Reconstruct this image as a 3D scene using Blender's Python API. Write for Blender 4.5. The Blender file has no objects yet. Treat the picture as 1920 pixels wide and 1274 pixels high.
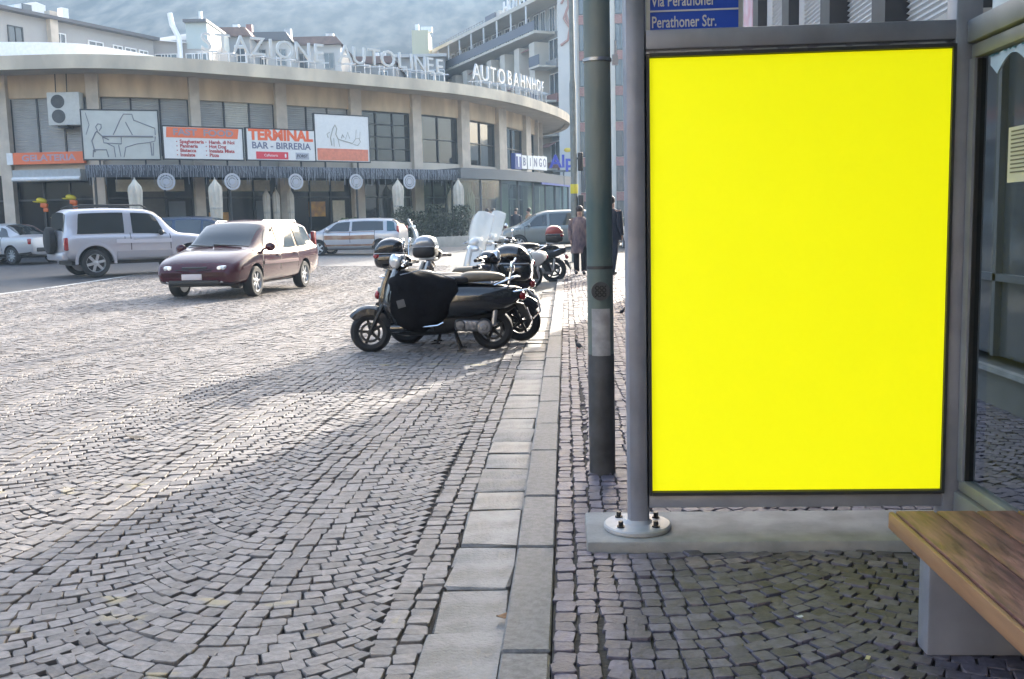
import bpy, bmesh, math, random
import numpy as np
from mathutils import Vector, Matrix, noise
random.seed(7); rng = np.random.default_rng(7)
R = math.radians; PI = math.pi
SC = bpy.context.scene; COL = SC.collection
# ---------------------------------------------------------------- camera, sky, sun, exposure
CAM_F, YAW, TILT, ROLL, CAM_Z = 1830.0, .0578, .1183, .0242, 1.40
_f = Vector((-math.sin(YAW)*math.cos(TILT), math.cos(YAW)*math.cos(TILT), -math.sin(TILT)))
_r = Vector((math.cos(YAW), math.sin(YAW), 0)); _u = _r.cross(_f)
CR = math.cos(ROLL)*_r - math.sin(ROLL)*_u; CU = math.sin(ROLL)*_r + math.cos(ROLL)*_u
cd = bpy.data.cameras.new('camera'); cam = bpy.data.objects.new('camera', cd); COL.objects.link(cam)
cd.sensor_width = 36; cd.lens = 36*CAM_F/1920; cd.clip_start = .05; cd.clip_end = 3000
cam.matrix_world = Matrix(((CR.x, CU.x, -_f.x, 0), (CR.y, CU.y, -_f.y, 0), (CR.z, CU.z, -_f.z, CAM_Z), (0, 0, 0, 1)))
SC.camera = cam
SUN_AZ, SUN_EL = R(16), R(17.5)
W = bpy.data.worlds.new('World'); SC.world = W; W.use_nodes = True
nt = W.node_tree; sky = nt.nodes.new('ShaderNodeTexSky'); sky.sky_type = 'NISHITA'; sky.sun_disc = False
sky.sun_elevation = SUN_EL; sky.sun_rotation = SUN_AZ; sky.dust_density = 4.5; sky.air_density = .85; sky.ozone_density = .3
bg = nt.nodes['Background']; bg.inputs[1].default_value = .13; nt.links.new(sky.outputs[0], bg.inputs[0])
sl = bpy.data.lights.new('sun', 'SUN'); sun = bpy.data.objects.new('sun', sl); COL.objects.link(sun)
sl.energy = 3.1; sl.angle = R(.5); sl.color = (1, .93, .82)
sun.rotation_euler = Vector((math.sin(SUN_AZ)*math.cos(SUN_EL), math.cos(SUN_AZ)*math.cos(SUN_EL), math.sin(SUN_EL))).to_track_quat('Z', 'Y').to_euler()
SC.view_settings.view_transform = 'Standard'; SC.view_settings.look = 'None'; SC.view_settings.gamma = 1
SC.view_settings.exposure = 2.78; SC.view_settings.use_curve_mapping = False
SC.render.engine = 'CYCLES'; SC.cycles.max_bounces = 6; SC.cycles.transparent_max_bounces = 12; SC.cycles.volume_bounces = 0
SC.cycles.caustics_reflective = False; SC.cycles.caustics_refractive = False
HAZE = .00078
# ---------------------------------------------------------------- helpers
def ray(px, py): return _f + CR*((px-960)/CAM_F) - CU*((py-637)/CAM_F)
def at(px, py, Y): d = ray(px, py); return Vector((0, 0, CAM_Z)) + d*(Y/d.y)     # a pixel of the photograph at depth Y
def proj(p):
    v = Vector(p) - Vector((0, 0, CAM_Z)); w = v.dot(_f)
    return 960 + CAM_F*v.dot(CR)/w, 637 - CAM_F*v.dot(CU)/w
def zg(X, Y): return .017*min(max(-.5-X, 0), 14) + .013*max(Y-22, 0)
def on_road(px, py):
    d = ray(px, py)
    for i in range(40000):
        t = .5 + i*.005
        if CAM_Z + d.z*t < zg(d.x*t, d.y*t): return Vector((d.x*t, d.y*t, zg(d.x*t, d.y*t)))

def mat(name, col, rough=.6, metal=0., var=.0, vscale=8., bump=0., bscale=60., spec=.5, col2=None, coat=0., detail=6, alpha=None, trans=0., isl=0., stretch=None):
    m = bpy.data.materials.new(name); m.use_nodes = True; t = m.node_tree; N = t.nodes; L = t.links
    b = N['Principled BSDF']; b.inputs['Roughness'].default_value = rough; b.inputs['Metallic'].default_value = metal
    b.inputs['Specular IOR Level'].default_value = spec; b.inputs['Coat Weight'].default_value = coat; b.inputs['Coat Roughness'].default_value = .06
    b.inputs['Transmission Weight'].default_value = trans
    c = (*col, 1); b.inputs['Base Color'].default_value = c
    tc = N.new('ShaderNodeTexCoord'); vec = tc.outputs['Object']
    if stretch:
        mp = N.new('ShaderNodeMapping'); mp.inputs['Scale'].default_value = stretch; L.new(vec, mp.inputs[0]); vec = mp.outputs[0]
    if var or col2:
        n = N.new('ShaderNodeTexNoise'); n.inputs['Scale'].default_value = vscale; n.inputs['Detail'].default_value = detail; L.new(vec, n.inputs['Vector'])
        r = N.new('ShaderNodeValToRGB'); r.color_ramp.elements[0].position = .35; r.color_ramp.elements[1].position = .65
        lo = col2 if col2 else tuple(x*(1-var) for x in col); hi = col if col2 else tuple(min(1, x*(1+var)) for x in col)
        r.color_ramp.elements[0].color = (*lo, 1); r.color_ramp.elements[1].color = (*hi, 1)
        L.new(n.outputs['Fac'], r.inputs[0]); out = r.outputs[0]
        if isl:
            g = N.new('ShaderNodeNewGeometry'); o = N.new('ShaderNodeObjectInfo'); a = N.new('ShaderNodeMath'); a.operation = 'ADD'
            L.new(g.outputs['Random Per Island'], a.inputs[0]); L.new(o.outputs['Random'], a.inputs[1])
            fr = N.new('ShaderNodeMath'); fr.operation = 'FRACT'; L.new(a.outputs[0], fr.inputs[0])
            mr = N.new('ShaderNodeMapRange'); mr.inputs['To Min'].default_value = 1-isl; mr.inputs['To Max'].default_value = 1+isl; L.new(fr.outputs[0], mr.inputs[0])
            hs = N.new('ShaderNodeHueSaturation'); L.new(mr.outputs[0], hs.inputs['Value']); L.new(out, hs.inputs['Color']); out = hs.outputs[0]
        L.new(out, b.inputs['Base Color'])
        r2 = N.new('ShaderNodeMapRange'); r2.inputs['To Min'].default_value = max(0, rough-.08); r2.inputs['To Max'].default_value = min(1, rough+.08)
        L.new(n.outputs['Fac'], r2.inputs[0]); L.new(r2.outputs[0], b.inputs['Roughness'])
    if bump:
        n2 = N.new('ShaderNodeTexNoise'); n2.inputs['Scale'].default_value = bscale; n2.inputs['Detail'].default_value = 5; L.new(vec, n2.inputs['Vector'])
        bp = N.new('ShaderNodeBump'); bp.inputs['Strength'].default_value = bump; bp.inputs['Distance'].default_value = .01
        L.new(n2.outputs['Fac'], bp.inputs['Height']); L.new(bp.outputs[0], b.inputs['Normal'])
    return m
def glass_mat(name, tint=(.9, .95, .95), refl=.0, rough=.02, ior=1.5):
    """thin pane: see-through plus fresnel reflection"""
    m = bpy.data.materials.new(name); m.use_nodes = True; t = m.node_tree; N = t.nodes; L = t.links; N.remove(N['Principled BSDF'])
    tr = N.new('ShaderNodeBsdfTransparent'); tr.inputs[0].default_value = (*tint, 1)
    gl = N.new('ShaderNodeBsdfGlossy'); gl.inputs['Roughness'].default_value = rough; gl.inputs[0].default_value = (1, 1, 1, 1)
    lw = N.new('ShaderNodeFresnel'); lw.inputs['IOR'].default_value = ior
    ad = N.new('ShaderNodeMath'); ad.operation = 'ADD'; ad.inputs[1].default_value = refl; L.new(lw.outputs[0], ad.inputs[0])
    mx = N.new('ShaderNodeMixShader'); L.new(ad.outputs[0], mx.inputs[0]); L.new(tr.outputs[0], mx.inputs[1]); L.new(gl.outputs[0], mx.inputs[2])
    gm = N.new('ShaderNodeNewGeometry'); mu = N.new('ShaderNodeMath'); mu.operation = 'MULTIPLY'; iv = N.new('ShaderNodeMath'); iv.operation = 'SUBTRACT'; iv.inputs[0].default_value = 1
    L.new(gm.outputs['Backfacing'], iv.inputs[1]); L.new(ad.outputs[0], mu.inputs[0]); L.new(iv.outputs[0], mu.inputs[1]); L.new(mu.outputs[0], mx.inputs[0])
    L.new(mx.outputs[0], N['Material Output'].inputs[0])
    return m

class MB:
    def __init__(s): s.v = []; s.f = []; s.m = []; s.cur = 0
    def add(s, vs, fs):
        o = len(s.v); s.v += [tuple(x) for x in vs]; s.f += [tuple(i+o for i in q) for q in fs]; s.m += [s.cur]*len(fs); return s
    def box(s, c, d, rz=0., ry=0., rx=0., bev=0.):
        hx, hy, hz = d[0]/2, d[1]/2, d[2]/2
        M = Matrix.Translation(c) @ Matrix.Rotation(rz, 4, 'Z') @ Matrix.Rotation(ry, 4, 'Y') @ Matrix.Rotation(rx, 4, 'X')
        if not bev:
            vs = [M @ Vector((x*hx, y*hy, z*hz)) for z in (-1, 1) for y in (-1, 1) for x in (-1, 1)]
            return s.add(vs, [(0, 2, 3, 1), (4, 5, 7, 6), (0, 1, 5, 4), (2, 6, 7, 3), (0, 4, 6, 2), (1, 3, 7, 5)])
        bm = bmesh.new(); bmesh.ops.create_cube(bm, size=1, matrix=Matrix.Diagonal((*d, 1)))
        bmesh.ops.bevel(bm, geom=bm.edges[:], offset=min(bev, min(d)*.45), segments=2, affect='EDGES', profile=.5)
        s.bm(bm, M); return s
    def bm(s, bm, M=Matrix()):
        bm.verts.index_update(); s.add([M @ v.co for v in bm.verts], [tuple(v.index for v in f.verts) for f in bm.faces]); bm.free()
    def quad(s, a, b, c, d): return s.add([a, b, c, d], [(0, 1, 2, 3)])
    def loft(s, loops, caps=True, closed=False):
        n = len(loops[0]); vs = [p for l in loops for p in l]; fs = []
        k = len(loops)
        for i in range(k if closed else k-1):
            a, b = i*n, ((i+1) % k)*n
            for j in range(n): fs.append((a+j, a+(j+1) % n, b+(j+1) % n, b+j))
        if caps and not closed: fs.append(tuple(range(n))[::-1]); fs.append(tuple(range((k-1)*n, k*n)))
        return s.add(vs, fs)
    def tube(s, pts, r, n=8, caps=True):
        pts = [Vector(p) for p in pts]; rs = r if isinstance(r, (list, tuple)) else [r]*len(pts); loops = []; up = None
        for i, p in enumerate(pts):
            t = (pts[min(i+1, len(pts)-1)] - pts[max(i-1, 0)]).normalized()
            if up is None: up = Vector((0, 0, 1)) if abs(t.z) < .9 else Vector((1, 0, 0))
            a = t.cross(up).normalized(); b = a.cross(t).normalized(); up = b
            loops.append([p + (a*math.cos(2*PI*j/n) + b*math.sin(2*PI*j/n))*rs[i] for j in range(n)])
        return s.loft(loops, caps)
    def cyl(s, a, b, r0, r1=None, n=16): return s.tube([a, b], [r0, r0 if r1 is None else r1], n)
    def lathe(s, prof, c=(0, 0, 0), axis='Z', n=24, closed=False):
        c = Vector(c); loops = []
        for r, h in prof:
            l = []
            for j in range(n):
                a = 2*PI*j/n; x, y = r*math.cos(a), r*math.sin(a)
                l.append(c + (Vector((x, y, h)) if axis == 'Z' else Vector((x, h, y)) if axis == 'Y' else Vector((h, x, y))))
            loops.append(l)
        return s.loft(loops, not closed, closed)
    def ell(s, c, r, n=12, m=8, rz=0., ry=0., rx=0.):
        M = Matrix.Translation(c) @ Matrix.Rotation(rz, 4, 'Z') @ Matrix.Rotation(ry, 4, 'Y') @ Matrix.Rotation(rx, 4, 'X')
        loops = []
        for i in range(1, m):
            t = PI*i/m
            loops.append([M @ Vector((r[0]*math.sin(t)*math.cos(2*PI*j/n), r[1]*math.sin(t)*math.sin(2*PI*j/n), -r[2]*math.cos(t))) for j in range(n)])
        return s.loft(loops)
    def prism(s, poly, y0, y1):           # polygon in XZ pushed along Y
        n = len(poly); vs = [(x, y0, z) for x, z in poly] + [(x, y1, z) for x, z in poly]
        fs = [tuple(range(n)), tuple(range(n, 2*n))[::-1]] + [(i, i+n, (i+1) % n+n, (i+1) % n) for i in range(n)]
        return s.add(vs, fs)
    def build(s, name, m, parent=None, smooth=35, loc=None):
        me = bpy.data.meshes.new(name); me.from_pydata(s.v, [], s.f)
        for x in (m if isinstance(m, list) else [m]): me.materials.append(x)
        if isinstance(m, list): me.polygons.foreach_set('material_index', s.m)
        b = bmesh.new(); b.from_mesh(me); bmesh.ops.recalc_face_normals(b, faces=b.faces); b.to_mesh(me); b.free()
        if smooth:
            me.shade_smooth(); me.set_sharp_from_angle(angle=R(smooth))
        return link(name, me, parent, loc)
def link(name, me, parent=None, loc=None):
    o = bpy.data.objects.new(name, me); COL.objects.link(o)
    if parent: o.parent = parent
    if loc is not None: o.location = loc
    return o
def tag(o, label=None, cat=None, group=None, kind=None):
    if label: o['label'] = label
    if cat: o['category'] = cat
    if group: o['group'] = group
    if kind: o['kind'] = kind
    return o
def thing(name, label, cat, loc=(0, 0, 0), rz=0., group=None, scale=None):
    o = bpy.data.objects.new(name, None); COL.objects.link(o); o.location = loc; o.rotation_euler = (0, 0, rz)
    o.empty_display_size = .1
    if scale: o.scale = (scale,)*3
    return tag(o, label, cat, group)
def copy_tree(o, parent=None):
    c = o.copy(); COL.objects.link(c)
    if parent: c.parent = parent
    for ch in list(o.children): copy_tree(ch, c)
    return c
def text_mesh(txt, size, ext=.004, bold=0., align='CENTER'):
    cu = bpy.data.curves.new('lettering', 'FONT'); cu.body = txt; cu.size = size; cu.extrude = ext; cu.offset = bold; cu.align_x = align; cu.align_y = 'CENTER'
    cu.resolution_u = 3
    o = bpy.data.objects.new('lettering', cu); COL.objects.link(o)
    me = bpy.data.meshes.new_from_object(o.evaluated_get(bpy.context.evaluated_depsgraph_get())); bpy.data.objects.remove(o)
    return me
def text(name, txt, size, m, parent, loc, rz=0., ext=.004, bold=0., sx=1., align='CENTER', rx=PI/2, ry=0.):
    me = text_mesh(txt, size, ext, bold, align); me.materials.clear(); me.materials.append(m)
    o = link(name, me, parent); o.matrix_local = Matrix.Translation(loc) @ Matrix.Rotation(rz, 4, 'Z') @ Matrix.Rotation(ry, 4, 'Y') @ Matrix.Rotation(rx, 4, 'X') @ Matrix.Diagonal((sx, 1, 1, 1))
    return o
def catmull(pts, n=12):
    out = []; P = [Vector(p) for p in pts]
    for i in range(len(P)-1):
        a, b, c, d = P[max(i-1, 0)], P[i], P[i+1], P[min(i+2, len(P)-1)]
        for k in range(n):
            t = k/n; out.append(.5*((2*b) + (c-a)*t + (2*a-5*b+4*c-d)*t*t + (3*b-a-3*c+d)*t**3))
    out.append(P[-1]); return out
# ---------------------------------------------------------------- shared materials
M_dark = mat('black_plastic', (.012, .012, .013), .5); M_rub = mat('rubber', (.014, .014, .015), .75, var=.2, vscale=20)
M_chrome = mat('chrome', (.75, .76, .78), .15, 1.); M_steel = mat('dull_steel', (.35, .36, .38), .4, 1., var=.15)
M_alu = mat('alloy', (.5, .51, .53), .35, .9, var=.1)
M_cglass = mat('car_glass', (.015, .02, .022), .03, spec=.9); M_red = mat('red_lens', (.28, .01, .012), .2, coat=.5)
M_lamp = mat('lamp_glass', (.6, .62, .65), .08, .3, coat=.6); M_white = mat('white_paint', (.72, .72, .72), .45, var=.05)
M_plate = mat('number_plate', (.55, .5, .52), .5); M_orange = mat('orange_plastic', (.6, .12, .02), .4)
# ---------------------------------------------------------------- ground, road, kerb, pavement
def sheet(name, xs, ys, dz, m, zf=zg):
    b = MB(); n = len(xs); vs = [(x, y, zf(x, y)+dz) for y in ys for x in xs]
    fs = [(j*n+i, j*n+i+1, (j+1)*n+i+1, (j+1)*n+i) for j in range(len(ys)-1) for i in range(n-1)]
    b.add(vs, fs); return b.build(name, m, smooth=30)
def yellow_paint(m):
    """worn parking-bay lines: yellow paint left on some stones along lines across the road"""
    t = m.node_tree; N = t.nodes; L = t.links; b = N['Principled BSDF']; src = b.inputs['Base Color'].links[0].from_socket
    g = N.new('ShaderNodeNewGeometry'); sp = N.new('ShaderNodeSeparateXYZ'); L.new(g.outputs['Position'], sp.inputs[0])
    nz = N.new('ShaderNodeTexNoise'); nz.inputs['Scale'].default_value = 5.; nz.inputs['Detail'].default_value = 5; L.new(g.outputs['Position'], nz.inputs['Vector'])
    def M(op, a, bb=None):
        q = N.new('ShaderNodeMath'); q.operation = op
        for i, x in enumerate((a, bb)):
            if x is None: continue
            if isinstance(x, (int, float)): q.inputs[i].default_value = x
            else: L.new(x, q.inputs[i])
        return q.outputs[0]
    tot = None
    for yc, wd, x0, x1, thr in ((9.6, .06, -2.05, -.62, .46), (3.32, .16, -2.6, -.62, .6), (5.0, .13, -3.1, -2.3, .55), (6.9, .08, -2.6, -1.2, .62), (2.75, .12, -1.9, -.8, .62)):
        on = M('LESS_THAN', M('ABSOLUTE', M('SUBTRACT', sp.outputs['Y'], yc)), wd)
        on = M('MULTIPLY', on, M('MULTIPLY', M('GREATER_THAN', sp.outputs['X'], x0), M('LESS_THAN', sp.outputs['X'], x1)))
        k = M('MULTIPLY', on, M('MINIMUM', M('MAXIMUM', M('MULTIPLY', M('SUBTRACT', nz.outputs['Fac'], thr), 7.), 0.), .6))
        tot = k if tot is None else M('ADD', tot, k)
    mx = N.new('ShaderNodeMix'); mx.data_type = 'RGBA'; L.new(tot, mx.inputs[0]); L.new(src, mx.inputs[6]); mx.inputs[7].default_value = (.38, .32, .17, 1)
    L.new(mx.outputs[2], b.inputs['Base Color'])
M_joint = mat('joint_sand', (.03, .028, .026), .9, var=.4, vscale=30, bump=.4, bscale=80)
M_stone = mat('porphyry_cobble', (.205, .188, .179), .62, var=.2, vscale=26, bump=.3, bscale=55, isl=.24, spec=.32); yellow_paint(M_stone)
M_stone2 = mat('pavement_cobble', (.1, .088, .112), .6, var=.25, vscale=26, bump=.4, bscale=60, isl=.32)
M_slab = mat('gutter_granite', (.185, .18, .175), .6, var=.34, vscale=7, bump=.7, bscale=70, isl=.13)
M_kerb = mat('kerb_granite', (.15, .147, .147), .65, var=.28, vscale=45, bump=.4, bscale=120, isl=.12)
M_asph = mat('asphalt', (.05, .05, .054), .7, var=.25, vscale=3, bump=.5, bscale=150)
M_paint = mat('road_paint', (.6, .6, .58), .6, var=.2, vscale=5)
M_far = mat('far_cobble', (.19, .18, .172), .5, var=.35, vscale=9, bump=.5, bscale=12)
M_ground = mat('far_ground', (.12, .12, .115), .9, var=.3, vscale=.05)
tag(sheet('ground', [-900, -300, -60, -16, 60, 300, 900], [-300, -40, 4, 40, 85, 200, 1200], -.12, M_ground, lambda x, y: .22 + .013*max(min(y, 90)-22, 0) - (.25 if y < 22 or x > -1 else 0)), kind='structure')
road = sheet('road', [-11.85, -9, -6, -3, -.495], [-14, 2, 10, 22, 30], -.009, M_joint); tag(road, kind='structure')
tag(sheet('road_far', [-11.85, -6, -.495, -.21], [30, 40, 60, 84], -.006, M_far), kind='structure')
tag(sheet('asphalt_road', [-60, -30, -14.5, -11.852], [-14, 10, 22, 40, 60, 84], -.008, M_asph), kind='structure')
tag(sheet('road_marking', [-11.93, -11.79], [4, 15, 22, 26, 31], -.002, M_paint), kind='structure')
# cobbles in arcs: unit stones with irregular outlines
def unit_stones(k, fine):
    out = []
    for i in range(k):
        c = [(-.5, -.5), (.5, -.5), (.5, .5), (-.5, .5)]; c = [(x+random.uniform(-.095, .095), y+random.uniform(-.095, .095)) for x, y in c]
        poly = []
        for j in range(4):
            a, p, n_ = Vector(c[j]), Vector(c[j-1]), Vector(c[(j+1) % 4]); q = random.uniform(.06, .13)
            poly += [a.lerp(p, q), a.lerp(n_, q)] if fine else [a]
        n = len(poly); ctr = sum(poly, Vector((0, 0)))/n
        tz = [random.uniform(-.018, .018) for _ in poly]
        v = [(*(ctr+(p-ctr)*(.945 if fine else .985)), 0+tz[q]) for q, p in enumerate(poly)] + [(*p, -.04) for p in poly] + [(*(ctr+(p-ctr)*1.0), -.42) for p in poly]
        f = [tuple(range(n))]
        if fine: v.append((*ctr, random.uniform(.0, .014))); f = [(q, (q+1) % n, 3*n) for q in range(n)]
        for a in (0, n): f += [(a+q, a+n+q, a+n+(q+1) % n, a+(q+1) % n) for q in range(n)]
        out.append((v, f))
    return out
def cobbles(lanes, rows, pitch, size, y0, y1, vis, zf, par, m, wave):
    """lanes: (centre x, half width, rise);  rows: straight courses (x0, x1).  Returns placements"""
    P = []
    for xc, hw, rad, xlo, xhi in lanes:
        amax = math.asin(hw/rad); j = 0; y = y0 - rad
        while y < y1 + 1:
            nst = max(3, round(2*amax*rad/size)); off = random.uniform(-.25, .25)
            cuts = np.sort(np.linspace(-amax, amax, nst+1) + np.r_[0, rng.uniform(-.11, .11, nst-1), 0]*2*amax/nst)
            for q in range(nst):
                a = (cuts[q]+cuts[q+1])/2; w = (cuts[q+1]-cuts[q])*rad
                X = xc + rad*math.sin(a) + wave*math.sin(y*1.3+xc); Yc = y + rad + rad*(1-math.cos(a)) - rad*(1-math.cos(amax))*.5
                d = pitch*math.cos(a)**.8; w = cuts_w = (cuts[q+1]-cuts[q])*rad; hx = w/2*math.cos(a) + d/2*abs(math.sin(a))*.05
                X += .14*math.sin(.55*Yc+1)*min(1, max(0, (-1.3-X)/2.))
                over = max(0, X+hx-xhi) + max(0, xlo-X+hx)
                if over > 0: X += -over/2 if X+hx > xhi else over/2; w -= over
                if w > .028: P.append((X, Yc, a, w, d))
            y += pitch*random.uniform(.93, 1.07)
    for x0, x1 in rows:
        y = y0
        while y < y1:
            l = random.uniform(.06, .09); P.append(((x0+x1)/2 + random.uniform(-.004, .004), y+l/2, random.uniform(-.03, .03), x1-x0, l)); y += l
    out = []
    for X, Y, a, w, d in P:
        if y0 <= Y <= y1 and vis(X, Y): out.append((X, Y, zf(X, Y) + random.gauss(0, .0022), a + random.gauss(0, .035), w, d))
    out.sort(key=lambda p: p[0]**2 + p[1]**2)
    fine = unit_stones(16, True); coarse = unit_stones(12, False)
    gap = .0055; meshes = []
    for v, f in fine:
        me = bpy.data.meshes.new('cobblestone'); me.from_pydata([(x*.09, y*.09, z*.09) for x, y, z in v], [], f); me.materials.append(m); me.shade_smooth(); me.set_sharp_from_angle(angle=R(26)); meshes.append(me)
    for X, Y, Z, a, w, d in out[:300]:
        o = link('cobblestone', random.choice(meshes), par); o.location = (X, Y, Z); g = gap*random.uniform(.6, 1.25)
        o.rotation_euler = (random.gauss(0, .012), random.gauss(0, .012), a+(PI if random.random() < .5 else 0)); o.scale = ((w-g)/.09, (d-g)/.09, 1)
    V = []; F = []; nv = 0
    for X, Y, Z, a, w, d in out[300:]:
        v, f = random.choice(fine if Y < 9 else coarse); v = np.array(v); g = gap*random.uniform(.6, 1.3)
        s = random.choice((-1, 1)); x = v[:, 0]*s*(w-g); y = v[:, 1]*s*(d-g); z = v[:, 2]*.09 + x*random.gauss(0, .016) + y*random.gauss(0, .02)
        ca, sa = math.cos(a), math.sin(a)
        V.append(np.c_[X+x*ca-y*sa, Y+x*sa+y*ca, Z+z]); F += [tuple(i+nv for i in q) for q in f]; nv += len(v)
    me = bpy.data.meshes.new('cobblestones'); me.from_pydata(np.concatenate(V).tolist(), [], F); me.materials.append(m); me.shade_smooth(); me.set_sharp_from_angle(angle=R(26))
    tag(link('cobblestones', me, par), kind='stuff')
LW = 1.02
lanes = [(-.688-LW*(k+.5), LW/2, LW*.62, -11.8, -.683) for k in range(11)]
cobbles(lanes, [(-.59, -.502), (-.68, -.592)], .079, .083, 2.0, 30, lambda x, y: x > -.62*y-.6, lambda x, y: zg(x, y)+.004, road, M_stone, .02)
# pavement (z = .10) behind a granite kerb and a slab gutter
PZ = .10
def zp(x, y): return PZ + .013*max(y-22, 0)
pave = sheet('pavement', [-.066, 1, 3.05], [-14, 2, 10, 22, 30, 45, 84], -.008, M_joint, zp); tag(pave, kind='structure')
tag(sheet('side_pavement', [3.05, 9, 60], [24.2, 40, 84], -.02, M_far, zp), kind='structure')
cobbles([(.24+.0, .66, .95, .085, 3.03), (.24+1.3, .65, .95, .16, 3.03), (.24+2.6, .65, .95, .16, 3.03)], [(-.064, .01), (.013, .083)], .067, .072, 1.6, 26,
        lambda x, y: not (.06 < x < 1.66 and 3.75 < y < 4.17) and (x < 1.9 or 2 < y < 12) and not (x > 1.62 and y < 2.2), lambda x, y: zp(x, y)+.002, pave, M_stone2, .02)
def stone_row(name, x0, x1, ylist, ztop, h, m, par, skew=.006, jit=.003):
    for a, b in zip(ylist, ylist[1:]):
        bmx = bmesh.new(); bmesh.ops.create_cube(bmx, size=1, matrix=Matrix.Diagonal((x1-x0, b-a-.012, h, 1)))
        bmesh.ops.bevel(bmx, geom=bmx.edges[:], offset=.007, segments=1, affect='EDGES')
        for v in bmx.verts:
            v.co.x += random.uniform(-skew, skew)*.6; v.co.y += random.uniform(-skew, skew)
        q = MB(); q.bm(bmx); o = q.build(name, m, par, smooth=30)
        yc = (a+b)/2; o.location = ((x0+x1)/2, yc, ztop(yc) - h/2 + random.gauss(0, jit)); o.rotation_euler = (random.gauss(0, .004), random.gauss(0, .008), random.gauss(0, .004))
gut = sheet('gutter', [-.497, -.212], [-14, 2, 10, 22, 30, 60], -.03, M_joint, lambda x, y: .013*max(y-22, 0)); tag(gut, kind='structure')
ys = [1.8]; k = 0
for y in (2.5, 2.82, 3.2, 3.6, 3.86, 4.1, 4.63, 4.95, 5.2, 5.42, 5.78, 6.1, 6.5, 6.85, 7.25, 7.8, 8.1): ys.append(y)
while ys[-1] < 32: ys.append(ys[-1] + random.choice((.26, .32, .42, .55)))
stone_row('gutter_slab', -.492, -.238, ys, lambda y: .012+.013*max(y-22, 0), .1, M_slab, gut, .02, .005)
kerb = sheet('kerb', [-.222, -.07], [-14, 2, 10, 22, 30, 60], -.06, M_joint, zp); tag(kerb, kind='structure')
ys = [2.0, 2.84, 3.8, 4.55, 5.5, 6.25]
while ys[-1] < 34: ys.append(ys[-1] + random.choice((.8, 1., 1.15)))
stone_row('kerb_stone', -.221, -.07, ys, lambda y: PZ+.004+.013*max(y-22, 0), .2, M_kerb, kerb, .004, .0015)
# concrete plinth under the shelter's end wall
M_conc = mat('concrete', (.24, .236, .225), .8, var=.2, vscale=7, bump=.35, bscale=60)
q = MB(); q.box((.98, 3.96, .085), (1.84, .41, .11), bev=.012); tag(q.build('concrete_strip', M_conc), kind='structure')
# ---------------------------------------------------------------- hills and haze
M_hill = mat('wooded_slope', (.16, .15, .12), .95, vscale=.16, col2=(.018, .026, .02), detail=10, stretch=(1, .45, .4))
def hill(name, x0, x1, y0, y1, fn, nx=150, ny=50):
    b = MB(); vs = []
    for j in range(ny):
        v = j/(ny-1)
        for i in range(nx):
            x = x0+(x1-x0)*i/(nx-1); vs.append((x, y0+(y1-y0)*v+20*math.sin(x*.013+v*5), fn(x, v) + 16*v*noise.noise((x*.012, v*3.5, 3)) + 7*v*noise.noise((x*.04, v*9, 8)) + random.uniform(-2, 2)*v))
    b.add(vs, [(j*nx+i, j*nx+i+1, (j+1)*nx+i+1, (j+1)*nx+i) for j in range(ny-1) for i in range(nx-1)])
    return tag(b.build(name, M_hill, smooth=60), kind='structure')
hill('hill', -520, 420, 250, 560, lambda x, v: 1 + 205*v**.8*(1 - .45*max(0, min(1, (x+60)/200)) + .06*math.sin(x*.011)))
hb = MB(); hb.box((-20, 215, 124.5), (1200, 830, 251.)); hz = hb.build('haze', bpy.data.materials.new('haze'), smooth=0); tag(hz, kind='stuff')
hm = hz.data.materials[0]; hm.use_nodes = True; hm.node_tree.nodes.remove(hm.node_tree.nodes['Principled BSDF'])
pv = hm.node_tree.nodes.new('ShaderNodeVolumePrincipled'); pv.inputs['Density'].default_value = HAZE; pv.inputs['Color'].default_value = (.5, .72, 1, 1); pv.inputs['Anisotropy'].default_value = .3
hm.node_tree.links.new(pv.outputs[0], hm.node_tree.nodes['Material Output'].inputs['Volume'])
# ---------------------------------------------------------------- bus station
class Curve:
    def __init__(s, p): s.p = np.array([(q[0], q[1]) for q in p], float)
    def off(s, d):
        t = np.gradient(s.p, axis=0); t /= np.linalg.norm(t, axis=1)[:, None]
        return Curve(s.p + d*np.c_[t[:, 1], -t[:, 0]])
    def at(s, k):
        k = min(max(k, 0), len(s.p)-1.001); i = int(k); f = k-i; q = s.p[i]*(1-f)+s.p[i+1]*f; return Vector((q[0], q[1], 0))
    def nrm(s, k):
        a, b = s.at(k-.5), s.at(k+.5); t = (b-a).normalized(); return Vector((t.y, -t.x, 0))
    def px(s, px, z=5.):
        xs = np.array([proj((x, y, z))[0] for x, y in s.p]); m = int(np.argmax(xs)); return float(np.interp(px, xs[:m+1], np.arange(m+1)))
    def slab(s, b, k0, k1, z0, z1, th, n=None):
        n = n or max(2, int(abs(k1-k0)))+1; L_ = []
        for i in range(n+1):
            k = k0+(k1-k0)*i/n; p = s.at(k); q = p - s.nrm(k)*th
            L_.append([(p.x, p.y, z0), (p.x, p.y, z1), (q.x, q.y, z1), (q.x, q.y, z0)])
        b.loft(L_)
rim_pts = [(-46, 41, 0), (-34, 38.6, 0), (-22, 38.1, 0), (-17, 39.0, 0), (-12, 42.9, 0), (-8.5, 46.1, 0), (-5.2, 49.6, 0), (-2.8, 53.8, 0), (-1.05, 58.8, 0), (0, 63.2, 0), (.35, 67, 0), (-.4, 72, 0), (-3, 77, 0)]
RIM = Curve(catmull(rim_pts, 10)); WALL = RIM.off(-2.0); PERG = RIM.off(.35); N_R = len(RIM.p)-1
M_rimc = mat('weathered_concrete', (.68, .58, .44), .85, vscale=.7, col2=(.42, .36, .28), bump=.2, bscale=8, stretch=(1, 1, .5))
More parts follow.
